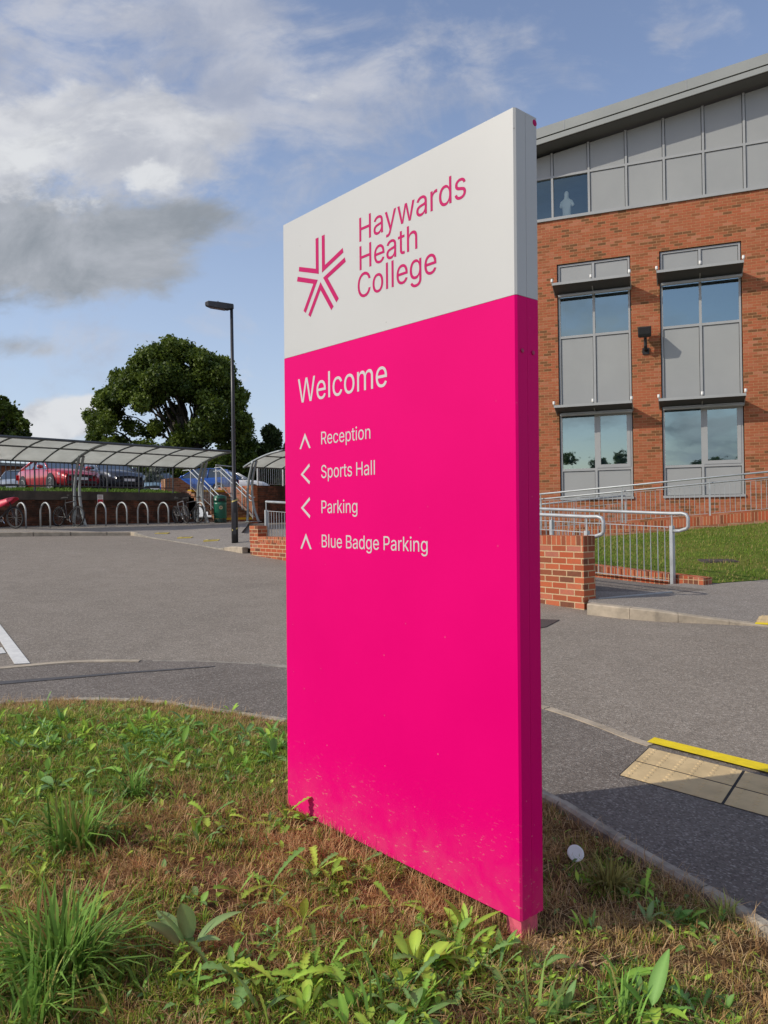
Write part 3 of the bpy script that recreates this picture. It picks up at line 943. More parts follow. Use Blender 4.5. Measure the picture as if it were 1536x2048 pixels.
DN = [(625, 1905, 'nearest the bottom centre left, with one upright leaf'), (660, 1940, 'below the upright leaf one, spreading flat'), (545, 1775, 'left of the sign on brown ground'),
      (668, 1778, 'in front of the middle of the sign base'), (722, 1730, 'close against the sign base middle'), (850, 1935, 'lower centre right below the sign base'), (905, 1925, 'between the lower centre plants'),
      (960, 1935, 'left of the leafy weed by the sign foot'), (565, 1985, 'at the bottom left of centre with pale leaves'), (785, 1815, 'alone on dry grass below the sign base'), (425, 1945, 'right of the big tussock by the broad weed'),
      (630, 1745, 'third from the sign base on the left side'), (500, 1650, 'in the bare patch left of the sign corner'), (415, 1640, 'left of the bare patch, pointing upward'), (500, 1965, 'low one at the bottom left third'),
      (840, 2030, 'at the bottom edge, centre'), (1400, 2035, 'at the bottom edge, far right'), (565, 1645, 'beside the left corner of the sign'), (610, 1640, 'touching the sign base at its left corner'), (345, 1540, 'among the green turf, upper left'),
      (200, 1545, 'among the green turf near the left tussock'), (450, 1470, 'by the path edging in front of the dry patch')]
for i, (px, py, lb) in enumerate(DN):
    plant('dandelion', px, py, 'dand', .115 + .04 * ((i * 7) % 3) / 2, 5 + i % 4, 'dandelion with jagged leaves ' + lb, 'dandelion', None, 90 + i, 'dandelions on the verge')
# tiny leaves of clover and seedlings
n = 4200
x, y = scatter(n, lambda x, y: np.clip(green(x, y) + .06, 0, 1))
parts = []
for i in range(n):
    z = float(0)
zz_ = vz(x, y)
for i in range(n):
    c = np.array(LC[i % 5]) * random.uniform(.8, 1.3)
    k = random.random()
    L = random.uniform(.018, .05)
    parts.append(leafgeo((x[i], y[i], zz_[i] + .004), random.uniform(0, 6.28), L, L * random.uniform(.3, .6), random.uniform(.1, 1.1), random.uniform(0, 1.2), p_oval if k < .6 else p_round, c, N=4))
V, Q, C = merge(parts)
o = fastmesh('clover', V, Q, M['leaf'], C)
tag(o, 'low clover and seedling leaves scattered through the verge', 'clover', kind='stuff')
# more low rosettes where the turf is thick
LIDP = vpt(1151, 1722)
free = lambda x, y: (np.hypot(x - LIDP.x, y - LIDP.y) > .22) & (near_sign(x, y) > .07)
LEAFY = []
for px, py, r_, a_ in ((620, 1960, .22, .9), (760, 1990, .25, .8), (900, 1930, .18, .95), (960, 1990, .18, .9), (560, 2010, .18, .7), (665, 1770, .10, .9), (640, 1850, .08, .5), (540, 1780, .08, .5), (1320, 2020, .16, .8), (1110, 1990, .14, .7),
                       (400, 1960, .14, .7), (420, 1690, .10, .6), (600, 1640, .10, .5), (90, 1480, .45, .75), (280, 1470, .40, .8), (480, 1500, .30, .7), (60, 1620, .35, .7), (250, 1590, .22, .7), (40, 1800, .2, .5), (1330, 1840, .10, .7), (1190, 1860, .10, .5)):
    p_ = vpt(px, py); LEAFY.append((p_.x, p_.y, r_, a_))
def leafy(x, y):
    g = np.full(np.shape(x), .015)
    for cx, cy, r_, a_ in LEAFY:
        g = np.maximum(g, a_ * np.exp(-((x - cx) ** 2 + (y - cy) ** 2) / (r_ * r_)))
    return g
n = 820
x, y = scatter(n, lambda x, y: leafy(x, y) * free(x, y))
zz_ = vz(x, y); parts = []
for i in range(n):
    kk = random.random(); sz_ = random.choice((.03, .04, .05, .06, .08, .105)) * random.uniform(.8, 1.2); wf_ = random.uniform(.6, 1.1); a0 = random.uniform(0, 6.28); cb = np.array(LC[random.randrange(5)])
    for k in range(random.randint(2, 7)):
        c = cb * random.uniform(.8, 1.25); L = sz_ * random.uniform(.6, 1.1)
        parts.append(leafgeo((x[i], y[i], zz_[i] + .004), a0 + k * 2.4 + random.uniform(-.9, .9), L, L * random.uniform(.20, .40) * wf_, random.uniform(.1, 1.4), random.uniform(.2, 1.7), p_dand if kk < .45 else (p_oval if kk < .8 else p_round), c, c * 1.4, N=14 if kk < .45 else 7, twist=random.uniform(-.5, .5)))
V, Q, C = merge(parts)
o = fastmesh('weed_cover', V, Q, M['leaf'], C)
tag(o, 'small leafy weeds growing thickly through the green parts of the verge', 'weeds', kind='stuff')
# sandy bare soil round the sign foot
sb_ = []
for i in range(420):
    a = random.uniform(0, 6.28); rr_ = abs(random.gauss(0, .075)); px_ = .43 + rr_ * math.cos(a) * 1.0; py_ = 2.27 + rr_ * math.sin(a) * .9
    sb_.append((px_, py_, random.uniform(.003, .011)))
mb = MB()
for px_, py_, r_ in sb_:
    z_ = float(vz(px_, py_)) + r_ * .3
    mb.add([(px_ - r_, py_, z_), (px_, py_ - r_, z_), (px_ + r_, py_, z_), (px_, py_ + r_, z_), (px_, py_, z_ + r_ * .8), (px_, py_, z_ - r_)], [(0, 1, 4), (1, 2, 4), (2, 3, 4), (3, 0, 4), (1, 0, 5), (2, 1, 5), (3, 2, 5), (0, 3, 5)])
M['crumb'] = plain('sandy_soil', (.42, .28, .15), .95, var=.3, scale=40)
tag(mb.build('soil_crumbs', M['crumb']), 'sandy soil crumbs round the foot of the pink sign', 'soil', kind='stuff')
# white round lid on the grass
b = vpt(1151, 1722)
mb = MB().lathe([(.0001, 0), (.028, 0), (.0315, .003), (.0315, .006), (.026, .0075), (.014, .0065), (0.0001, .0065)], n=28)
lid = mb.build('plastic_lid', M['white'], smooth=False)
lid.location = b + Vector((0, 0, .028)); lid.rotation_euler = (R(48), 0, R(4))
tag(lid, 'round white plastic lid lying in dead grass right of the sign', 'lid')

# ------------------------------------------------------------------ the sign
GLYPHS = """B:456:60,0 60,509 241,509 280,506 298,502 329,491 354,474 373,454 381,442 392,416 397,389 398,361 394,339 387,320 376,304 364,291 349,281 324,269 315,267 315,262 334,259 354,251 372,239 389,223 396,214 408,192 415,166 418,136 415,107 407,79 392,55 383,44 372,34 344,18 328,11 311,6 270,1 247,0|125,57 245,57 267,58 287,61 304,65 318,72 330,80 339,89 346,100 351,111 354,123 355,147 351,166 337,192 330,200 315,213 296,223 273,229 248,231 125,231|125,285 238,285 259,287 279,292 297,301 311,312 318,319 328,334 334,352 336,372 335,385 328,409 313,429 302,437 290,443 275,448 259,451 240,452 125,452
C:510:267,-7 242,-6 217,-2 171,13 150,25 131,39 113,55 97,73 82,93 70,115 59,140 51,166 45,193 41,223 40,254 41,285 45,315 51,343 59,369 70,393 82,415 97,436 113,454 131,470 150,484 171,495 194,504 217,510 242,514 267,516 298,514 340,504 367,494 402,471 413,462 432,442 455,406 466,378 470,364 473,348 408,348 406,359 399,378 384,402 365,423 350,434 324,446 287,455 267,456 249,455 231,452 199,441 169,422 156,410 134,381 125,364 117,345 111,325 104,279 103,254 104,229 111,184 117,163 134,127 145,112 157,98 184,76 215,61 249,54 277,53 297,55 324,63 350,75 365,86 378,99 389,114 399,131 406,150 408,160 473,160 466,131 455,103 432,67 413,47 379,22 367,15 327,0 298,-5
H:517:60,0 60,509 125,509 125,289 392,289 392,509 457,509 457,0 392,0 392,232 125,232 125,0
P:444:60,0 60,509 235,509 258,508 298,501 316,495 347,478 360,468 381,444 390,430 397,415 406,383 409,348 406,313 397,280 390,265 381,251 360,227 347,216 316,199 298,193 279,189 235,186 126,186 126,242 233,242 275,247 287,251 306,262 322,276 328,284 337,303 343,325 344,359 343,371 337,392 328,411 322,419 306,433 297,439 275,447 262,450 232,452 125,452 125,0
R:449:60,0 60,509 236,509 259,508 299,501 317,496 333,489 348,480 361,470 372,459 382,447 397,419 403,403 409,370 409,334 403,301 390,271 382,258 372,246 361,235 333,217 317,210 299,205 258,198 126,198 126,255 234,255 263,257 276,259 298,267 315,278 329,292 338,309 345,340 345,364 341,386 334,405 329,413 315,428 298,440 275,448 248,452 125,452 125,0|353,0 248,197.5 258,197.5 299,204 319,199 428,0
S:447:224,-9 182,-6 162,-2 144,3 128,9 112,17 85,36 64,60 49,88 44,103 40,120 38,137 104,137 106,125 112,105 123,88 130,80 147,68 166,59 177,55 200,51 224,49 263,53 286,60 315,77 323,84 335,100 340,109 345,129 346,139 341,165 332,179 313,195 296,205 267,216 184,239 160,247 138,256 118,266 101,277 86,289 74,303 64,318 57,335 53,353 52,372 53,389 60,420 75,448 85,460 96,471 122,490 138,498 171,509 189,513 227,516 266,513 300,504 316,498 331,490 357,471 377,449 392,422 399,393 401,378 337,378 335,393 330,406 323,418 313,428 302,437 289,445 275,451 243,458 225,459 188,455 167,448 149,438 141,432 124,411 117,394 115,376 118,356 125,340 138,327 152,317 169,308 212,293 292,271 312,264 331,255 359,238 375,224 389,207 395,198 403,177 408,152 407,122 405,107 394,77 377,51 366,39 353,28 339,19 306,4 288,-2 268,-6
W:686:155,0 16,509 82,509 187,94 196,72 221,186 306,509 380,509 494,74 497,85 510,145 603,509 670,509 530,0 455,0 351,391 340,425 329,366 230,0
a:389:160,-9 119,-4 94,5 73,18 63,26 55,35 41,55 33,80 30,108 32,132 35,143 43,161 55,176 69,188 86,198 125,211 191,222 215,224 249,229 265,235 272,241 276,257 274,274 270,290 263,303 253,314 240,322 224,328 196,331 166,328 142,319 123,306 113,296 105,285 100,274 41,291 53,317 69,337 88,354 121,371 145,379 169,383 211,384 249,377 277,366 294,354 310,339 322,320 331,297 336,268 337,251 337,0 277,0 277,52 272,52 266,41 246,19 232,9 215,1 195,-5|170,45 207,50 228,59 237,64 252,78 263,93 268,102 274,119 276,138 276,190 271,186 238,177 158,165 134,159 108,144 99,134 92,113 93,90 98,78 106,67 123,55 145,48
b:425:216,-8 192,-4 182,-1 149,19 133,37 118,59 112,59 112,0 53,0 53,509 114,509 114,319 118,319 137,346 155,363 171,373 191,380 203,383 229,384 265,381 282,376 313,361 327,350 351,325 370,293 383,255 387,234 390,189 387,143 383,122 370,84 351,52 340,39 327,27 313,16 298,7 266,-4 248,-7|234,48 247,50 269,59 289,74 297,83 310,104 316,117 324,144 328,174 328,205 324,234 316,261 311,273 297,294 289,303 280,311 270,318 247,327 220,330 194,327 171,318 161,312 144,296 130,275 117,236 113,206 113,173 117,142 125,115 137,92 144,82 152,73 172,58 183,53 207,47
c:396:187,-7 168,-4 150,1 117,16 102,27 88,39 76,53 65,68 48,103 42,123 35,165 34,187 35,211 42,253 48,273 65,308 76,323 88,337 102,349 117,360 133,369 150,376 187,383 218,384 240,382 270,374 297,361 320,344 334,330 355,296 362,277 303,262 294,284 275,307 248,323 236,327 215,330 193,329 179,327 167,323 155,317 145,310 136,302 127,292 114,271 108,258 98,217 96,187 98,158 108,117 120,94 127,83 145,66 155,59 167,53 193,47 207,46 229,48 255,56 266,62 280,74 298,99 304,117 363,102 352,73 335,48 322,34 306,21 280,6 261,-1 229,-7 218,-8
d:424:177,-7 159,-4 126,7 111,16 85,39 74,52 63,68 47,103 37,143 34,189 37,234 47,274 55,293 74,325 85,338 98,350 112,361 143,376 159,381 196,384 222,383 244,377 269,363 282,352 306,319 311,319 311,509 372,509 372,0 313,0 313,59 307,59 287,31 275,19 261,9 243,-1 233,-4 209,-8|218,47 242,53 253,58 263,65 272,73 288,92 299,115 304,128 310,157 312,189 310,221 304,250 300,263 288,286 281,296 263,312 242,323 231,327 205,330 178,327 155,318 135,303 127,294 114,273 108,261 98,220 96,189 98,158 104,130 114,104 120,93 136,74 145,66 155,59 178,50 191,48
e:404:191,-7 170,-4 151,1 133,8 117,16 102,27 88,39 76,53 65,68 48,103 42,122 35,164 34,187 35,210 42,252 55,290 64,307 75,322 87,336 100,349 131,368 148,375 166,380 185,383 218,384 242,381 266,374 289,364 319,341 337,321 351,296 362,267 369,233 371,214 371,169 97.5,169 97.5,221 309,221 308,231 302,257 298,269 286,290 279,299 263,314 253,320 231,328 205,330 179,327 167,324 146,313 137,306 121,290 109,270 104,259 96,223 96,178 98,146 105,118 110,106 124,85 132,76 141,68 151,61 173,52 199,47 221,46 238,48 268,59 290,78 303,98 306,105 365,91 356,68 343,48 335,39 316,23 295,10 283,4 256,-4 227,-8
g:426:207,-151 175,-149 147,-144 111,-130 100,-124 74,-103 67,-95 55,-78 51,-69 101,-41 127,-71 146,-84 163,-92 183,-96 207,-97 241,-94 270,-83 282,-75 293,-65 301,-53 307,-40 310,-24 311,-6 311,68 306,68 287,41 261,20 243,12 233,9 209,5 177,6 160,8 143,13 128,19 99,36 86,47 74,60 64,74 55,90 42,126 35,168 34,191 37,236 47,275 64,310 74,325 98,350 112,361 143,376 160,381 196,384 222,383 244,377 270,363 277,358 293,340 308,319 313,319 313,379 372,379 372,-28 369,-46 358,-77 341,-102 330,-112 305,-129 291,-136 259,-145 225,-150|205,59 231,62 254,69 273,82 281,90 288,99 300,121 308,147 312,176 312,208 308,238 305,251 295,276 281,296 273,305 254,319 231,327 205,330 178,327 155,318 145,312 136,304 120,285 104,250 98,222 96,193 98,162 104,135 114,111 128,91 136,83 145,76 167,65 191,60
h:410:114,0 53,0 53,509 114,509 114,287 119,324 129,339 140,352 152,362 165,370 195,381 211,384 242,384 270,379 295,369 306,362 326,344 341,321 347,307 351,293 356,259 357,240 357,0 296,0 296,235 295,252 292,268 288,281 281,294 273,304 263,313 252,320 239,325 225,328 199,329 179,325 170,322 152,312 138,299 126,283 118,263 114,240
i:167:53,0 53,379 114,379 114,0|77,443 59,450 49,460 43,471 41,483 43,496 49,507 59,516 71,522 84,524 97,522 109,516 114,512 122,502 126,490 126,477 122,465 109,450 91,443
k:381:53,0 53,509 114,509 114,210 121,212 284,379 360,379 199,214 372,0 294,0 154,171 114,133 114,0
l:177:57,0 57,530 120,530 120,0
m:610:53,0 53,379 112,379 112,295 115,318 132,346 147,360 163,372 190,383 209,386 235,385 250,382 264,377 276,370 287,361 297,350 312,325 321,295 320,316 330,335 345,351 361,364 381,375 402,382 425,386 450,386 474,381 497,372 517,358 526,349 541,328 551,303 556,272 557,255 557,0 496,0 496,254 495,269 492,283 487,295 481,305 473,313 453,324 442,328 431,330 399,329 382,324 367,315 355,304 345,290 337,266 335,247 335,0 274,0 274,260 271,283 267,293 261,303 253,311 244,318 224,327 212,330 182,329 166,324 150,316 137,304 121,281 114,250 114,0
n:410:114,0 53,0 53,379 112,379 112,287 119,324 129,339 140,352 152,362 165,370 195,381 211,384 242,384 270,379 295,369 306,362 325,344 341,321 347,307 351,293 356,259 357,240 357,0 296,0 296,235 295,252 292,268 288,281 281,294 273,304 263,313 252,320 239,325 225,328 199,329 179,325 170,322 152,312 138,299 126,283 118,263 114,240
o:415:207,-8 187,-7 168,-4 150,1 117,16 102,27 88,39 76,53 65,68 48,103 42,123 35,165 34,187 35,211 42,253 48,273 65,308 76,323 88,337 102,349 117,360 133,369 150,376 187,383 207,384 228,383 265,376 282,369 299,360 314,349 327,337 339,323 350,308 367,273 378,233 381,187 378,143 367,103 350,68 339,53 327,39 314,27 299,16 265,1 247,-4 228,-7|207,46 222,47 248,53 260,59 280,74 288,83 302,105 307,117 315,144 319,173 319,202 315,231 307,258 302,271 288,292 280,302 260,317 248,323 236,327 207,330 179,327 167,323 155,317 145,310 136,302 127,292 114,271 108,258 98,217 96,187 98,158 108,117 120,94 127,83 145,66 155,59 167,53 193,47
p:425:53,-143 53,379 112,379 112,319 118,319 137,346 155,363 171,373 191,380 203,383 229,384 265,381 282,376 313,361 327,350 351,325 370,293 383,255 387,234 390,189 387,143 383,122 370,84 351,52 340,39 327,27 313,16 298,7 266,-4 248,-7 216,-8 192,-4 182,-1 156,14 143,25 118,59 114,59 114,-143|234,48 247,50 269,59 289,74 297,83 310,104 316,117 324,144 328,174 328,205 324,234 316,261 311,273 297,294 289,303 280,311 270,318 247,327 220,330 194,327 171,318 161,312 144,296 130,275 117,236 113,206 113,173 117,142 125,115 137,92 144,82 152,73 172,58 183,53 207,47
r:260:53,0 53,379 112,379 112,321 115,321 126,342 142,360 163,374 187,382 226,385 229,384 243,384 243,322 207,326 186,324 168,319 151,310 137,298 126,284 118,267 114,247 114,0
s:365:167,-8 138,-4 112,3 79,21 70,29 54,47 43,69 36,94 94,107 102,84 108,75 124,60 144,51 168,46 181,45 210,48 223,51 244,62 253,69 260,77 267,94 268,103 266,118 259,130 254,136 241,145 223,152 130,175 112,182 83,198 72,208 63,219 56,231 51,244 48,258 47,274 50,299 53,310 58,321 65,332 82,350 103,364 128,375 156,382 171,384 216,383 242,377 265,367 283,355 292,347 299,339 311,321 324,290 268,277 261,294 250,309 243,316 234,322 214,330 187,333 162,330 151,327 131,317 123,310 112,295 109,286 109,269 114,255 118,249 124,243 139,234 159,226 249,204 282,190 295,181 306,171 315,161 322,149 327,136 330,122 331,107 328,81 319,58 304,37 295,28 273,13 260,6 231,-3 199,-8
t:227:65,93 65,327 6,327 6,379 65,379 65,471 126,471 126,379 204,379 204,327 126,327 126,88 132,66 136,61 146,54 161,50 178,50 202,54 213,2 192,-3 168,-4 150,-3 133,0 117,5 104,12 92,21 82,32 69,59 66,75
u:410:182,-5 153,-3 127,5 104,18 94,26 84,36 69,59 63,72 55,103 53,120 53,379 114,379 114,144 117,112 122,98 137,75 147,66 158,59 171,54 185,51 200,50 221,52 231,54 249,62 265,73 272,80 288,106 294,128 296,140 296,379 357,379 357,0 298,0 298,92 291,54 281,39 269,27 257,17 244,9 215,-2
w:567:138,0 23,379 87,379 154,137 173,48 181,117 206,214 252,379 316,379 362,214 377,152 382,136 397,48 404,100 421,168 480,379 545,379 429,0 368,0 319,172 293,269 284,322 248,172 199,0
y:390:47,-139 61,-86 85,-90 110,-88 125,-79 135,-68 151,-36 163,-1 17,379 84,379 175,128 194,62 210,114 305,379 371,379 199,-70 189,-90 177,-107 163,-121 148,-132 121,-142 102,-145 69,-144"""
GL = {}
for line in GLYPHS.split('\n'):
    c_, a_, s_ = line.split(':')
    GL[c_] = (int(a_), [[tuple(float(q) for q in p.split(',')) for p in k.split(' ')] for k in s_.split('|')])
def flat_shape(contours, depth):
    """filled outlines (with holes) as a thin solid: curve filled and turned into mesh data"""
    cu = bpy.data.curves.new('outline', 'CURVE')
    cu.dimensions = '2D'; cu.fill_mode = 'BOTH'; cu.extrude = depth
    for k in contours:
        sp_ = cu.splines.new('POLY'); sp_.points.add(len(k) - 1); sp_.use_cyclic_u = True
        for p, q in zip(sp_.points, k): p.co = (q[0], q[1], 0, 1)
    ob = bpy.data.objects.new('outline', cu)
    COL.objects.link(ob)
    dg = bpy.context.evaluated_depsgraph_get()
    me = bpy.data.meshes.new_from_object(ob.evaluated_get(dg))
    bpy.data.objects.remove(ob); bpy.data.curves.remove(cu)
    return me
def text_contours(txt, x0, x1, base, cap):
    k = cap / 509.0
    xx = 0; out = []
    for ch in txt:
        if ch == ' ': xx += 175; continue
        a, cs = GL[ch]
        out += [[(xx + p[0], p[1]) for p in c] for c in cs]
        xx += a
    mn = min(p[0] for c in out for p in c); mx = max(p[0] for c in out for p in c)
    kx = (x1 - x0) / (mx - mn)
    return [[(x0 + (p[0] - mn) * kx, base + p[1] * k) for p in c] for c in out]

SW, SH, STH = 1.248, 2.45, 0.1114
SBD = 1.886                                   # height of the white / pink joint
def pinkmat():
    m, t, b = newmat('pink_panel_paint')
    g = t.n('ShaderNodeTexCoord').outputs['Object']
    sp_ = t.n('ShaderNodeSeparateXYZ', Vector=g)
    n_ = t.noise(g, 2.2, 4, 0.5)
    base = t.mix(t.sm(n_, .3, .7), (0.68, 0.0004, 0.150), (0.71, 0.0005, 0.158))
    # straw and dust thrown up by mowing, thickest by the ground
    stx = t.n('ShaderNodeMapping', Vector=g, Scale=(42.0, 42.0, 120.0), Rotation=(0.5, 0.7, 0.4))
    s1 = t.noise(stx, 1.0, 3, 0.6)
    dn = t.noise(g, 7.0, 5, 0.65, 0.4)
    fade = t.sm(sp_.outputs[2], 0.0, 0.36, 1.0, 0.0)
    fleck = t.m('MULTIPLY', t.sm(s1, 0.60, 0.70), t.m('MULTIPLY', fade, t.sm(dn, .38, .62)))
    dust = t.m('MULTIPLY', t.m('MULTIPLY', fade, fade), t.sm(dn, .30, .75, .02, .26))
    spv = t.n('ShaderNodeTexVoronoi', Scale=26.0, Vector=g)
    sc = t.n('ShaderNodeSeparateColor', Color=spv.outputs['Color'])
    spot = t.m('MULTIPLY', t.m('MULTIPLY', t.m('LESS_THAN', spv.outputs['Distance'], 0.075), t.m('GREATER_THAN', sc.outputs[0], 0.86)), t.sm(sp_.outputs[2], 0.3, 1.7, 1.0, 0.25))
    col = t.mix(dust, base, (0.52, 0.16, 0.16))
    col = t.mix(t.m('MULTIPLY', fleck, 0.65), col, (0.52, 0.30, 0.19))
    col = t.mix(t.m('MULTIPLY', spot, 0.28), col, (0.75, 0.30, 0.35))
    t.set(b.inputs['Base Color'], col)
    t.set(b.inputs['Roughness'], t.sm(n_, .3, .7, .40, .48))
    b.inputs['Specular IOR Level'].default_value = 0.05
    return m
def whitemat():
    m, t, b = newmat('white_panel_paint')
    g = t.n('ShaderNodeTexCoord').outputs['Object']
    n_ = t.noise(g, 1.8, 5, 0.6)
    spv = t.n('ShaderNodeTexVoronoi', Scale=17.0, Vector=g)
    sc = t.n('ShaderNodeSeparateColor', Color=spv.outputs['Color'])
    spot = t.m('MULTIPLY', t.m('LESS_THAN', spv.outputs['Distance'], 0.05), t.m('GREATER_THAN', sc.outputs[0], 0.90))
    col = t.mix(t.sm(n_, .3, .7), (0.485, 0.495, 0.48), (0.505, 0.515, 0.50))
    col = t.mix(t.m('MULTIPLY', spot, .55), col, (0.2, 0.19, 0.17))
    t.set(b.inputs['Base Color'], col)
    b.inputs['Roughness'].default_value = 0.42
    b.inputs['Specular IOR Level'].default_value = 0.35
    return m
M['pink'] = pinkmat(); M['signwhite'] = whitemat()
M['logo_pink'] = plain('logo_vinyl', (0.47, 0.010, 0.115), 0.5, var=0.03, spec=0.1)
M['letter_white'] = plain('lettering_vinyl', (0.56, 0.53, 0.52), 0.5, var=0.03, spec=0.2)
M['foot_pink'] = plain('faded_foot_paint', (0.62, 0.10, 0.16), 0.7, var=0.3, scale=30)
sign = thing('welcome_sign', 'tall white and pink monolith college welcome sign standing on the grass verge', 'sign')
# origin at the near bottom front corner; local x runs from far to near edge, y into the sign
sign.location = (0.3934, 2.3155, 0.2213)
sign.rotation_euler = (Matrix.Rotation(-0.8526, 3, 'Z') @ Matrix.Rotation(-0.0038, 3, 'X') @ Matrix.Rotation(0.0064, 3, 'Y')).to_euler()
def sbox(x0, x1, y0, y1, z0, z1):
    return MB().aabb(x0 - SW, x1 - SW, y0, y1, z0, z1)
JN = STH * 0.46
def shell(z0, z1, name, m):
    mb = MB()
    # front tray with rolled vertical edges
    r = 0.006
    def tray(ya, yb, flip):
        out = []
        pts = [(0, yb), (0, ya + r), (r, ya), (SW - r, ya), (SW, ya + r), (SW, yb)] if not flip else [(0, ya), (0, yb - r), (r, yb), (SW - r, yb), (SW, yb - r), (SW, ya)]
        return [(p[0] - SW, p[1], z0) for p in pts]
    a = tray(0, JN - 0.0005, False); b = tray(JN + 0.0005, STH, True)
    mb.prism(a, (0, 0, z1 - z0)); mb.prism(b, (0, 0, z1 - z0))
    return mb.build(name, m, sign, local=True)
shell(0.0, SBD - 0.0006, 'pink_panel', M['pink'])
shell(SBD + 0.0006, SH, 'white_panel', M['signwhite'])
sbox(0.01, SW - 0.006, JN - 0.001, JN + 0.001, 0.012, SH - 0.004).build('joint_strip', M['blackgap'], sign, local=True)
f_ = MB().aabb(-0.068, -0.012, 0.014, 0.092, -0.16, 0.0).build('foot', M['foot_pink'], sign, local=True)
MB().aabb(-SW + 0.02, -SW + 0.08, 0.014, 0.092, -0.14, 0.0).build('foot', M['foot_pink'], sign, local=True)
# fixing screws and the pink chip on the end face
for z in (1.72,):
    for y in (JN * .5, JN + (STH - JN) * .45):
        MB().lathe([(0.0001, 0), (.0065, 0), (.0065, .003), (.0001, .0035)], (0, y, z), 10, axis='x').build('screw', plain('screw_pink', (.35, .0, .07), .5), sign, local=True)
MB().lathe([(0.0001, 0), (.011, 0), (.008, .0015), (.0001, .002)], (-0.0002, STH - .014, SH - .017), 9, axis='x').build('paint_chip', M['logo_pink'], sign, local=True)
def face_part(name, contours, m, depth=0.0002):
    me = flat_shape(contours, depth)
    Mx = Matrix.Translation((-SW, -depth - 0.0004, 0)) @ Matrix.Rotation(R(90), 4, 'X')
    me.transform(Mx)
    me.materials.clear(); me.materials.append(m)
    o = bpy.data.objects.new(name, me); COL.objects.link(o); o.parent = sign
    return o
LOGO = [[(.236, 2.330), (.255, 2.330), (.255, 2.185), (.118, 2.228), (.121, 2.246), (.236, 2.210)],
        [(.277, 2.330), (.296, 2.330), (.296, 2.210), (.410, 2.247), (.414, 2.229), (.277, 2.185)],
        [(.422, 2.208), (.428, 2.190), (.314, 2.154), (.383, 2.060), (.368, 2.048), (.284, 2.163)],
        [(.266, 2.150), (.350, 2.036), (.335, 2.025), (.266, 2.118), (.197, 2.025), (.182, 2.036)],
        [(.248, 2.163), (.164, 2.048), (.149, 2.059), (.218, 2.154), (.104, 2.190), (.110, 2.208)]]
face_part('logo', LOGO, M['logo_pink'])
for txt, x0, x1, base, cap in (('Haywards', .511, 1.049, 2.2425, .0885), ('Heath', .511, .822, 2.1365, .0885), ('College', .499, .913, 2.033, .0905)):
    o = face_part('college_name', text_contours(txt, x0, x1, base, cap), M['logo_pink'])
o = face_part('welcome_lettering', text_contours('Welcome', .106, .660, 1.687, .098), M['letter_white'])
for txt, x0, x1, base, cap in (('Reception', .263, .565, 1.506, .050), ('Sports Hall', .261, .589, 1.3725, .051), ('Parking', .261, .486, 1.2335, .050), ('Blue Badge Parking', .261, .860, 1.0985, .050)):
    face_part('direction_lettering', text_contours(txt, x0, x1, base, cap), M['letter_white'])
def chev_up(cx, top, hw, h, w_=.0105):
    k = w_ * 1.18
    return [[(cx, top), (cx + hw, top - h), (cx + hw - .011, top - h - .001), (cx, top - k * 1.75), (cx - hw + .011, top - h - .001), (cx - hw, top - h)]]
def chev_left(lx, cy, wd, hh, w_=.0105):
    return [[(lx, cy), (lx + wd, cy + hh), (lx + wd + .004, cy + hh - .0115), (lx + .0165, cy), (lx + wd + .004, cy - hh + .0115), (lx + wd, cy - hh)]]
for c in (chev_up(.152, 1.561, .039, .063), chev_left(.120, 1.393, .060, .042), chev_left(.120, 1.256, .060, .043), chev_up(.153, 1.152, .039, .063)):
    face_part('arrow', c, M['letter_white'])

# ------------------------------------------------------------------ college building
UR = Vector((0.93222, -0.36189, 0)); FN = Vector((-0.36189, -0.93222, 0)); UP = Vector((0, 0, 1))
P0 = Vector((7.3513, 21.4, 0))
def fb(u, v, z): return P0 + UR * u + FN * v + UP * z
def fbox(mb, u0, u1, v0, v1, z0, z1):
    return mb.box(fb(u0, v0, z0), UR * (u1 - u0), FN * (v1 - v0), UP * (z1 - z0))
bld = thing('college_building', 'red brick college building with grey cladding top storey and sloping metal roof', 'building', fb(0, 0, 0.5))
def roofz(u): return 11.93 + 0.134 * (u + 2.75)
mb = MB()
WT = .32
W1, W2, WZ0, WZ1 = (-2.405, -0.375), (0.388, 2.452), 1.80, 8.62
UL, UR_ = -5.2, 12.0
fbox(mb, UL, W1[0], -WT, 0, -0.5, 9.90)
fbox(mb, W1[1], W2[0], -WT, 0, -0.5, 9.90)
fbox(mb, W2[1], UR_, -WT, 0, -0.5, 9.90)
for a, b in (W1, W2):
    fbox(mb, a, b, -WT, 0, -0.5, WZ0); fbox(mb, a, b, -WT, 0, WZ1, 9.90)
mb.box(fb(UL, -WT, -.5), UR * .3, FN * -11, UP * 10.4)
mb.box(fb(UR_ - .3, -WT, -.5), UR * .3, FN * -11, UP * 10.4)
mb.build('brick_wall', M['brick'], bld)
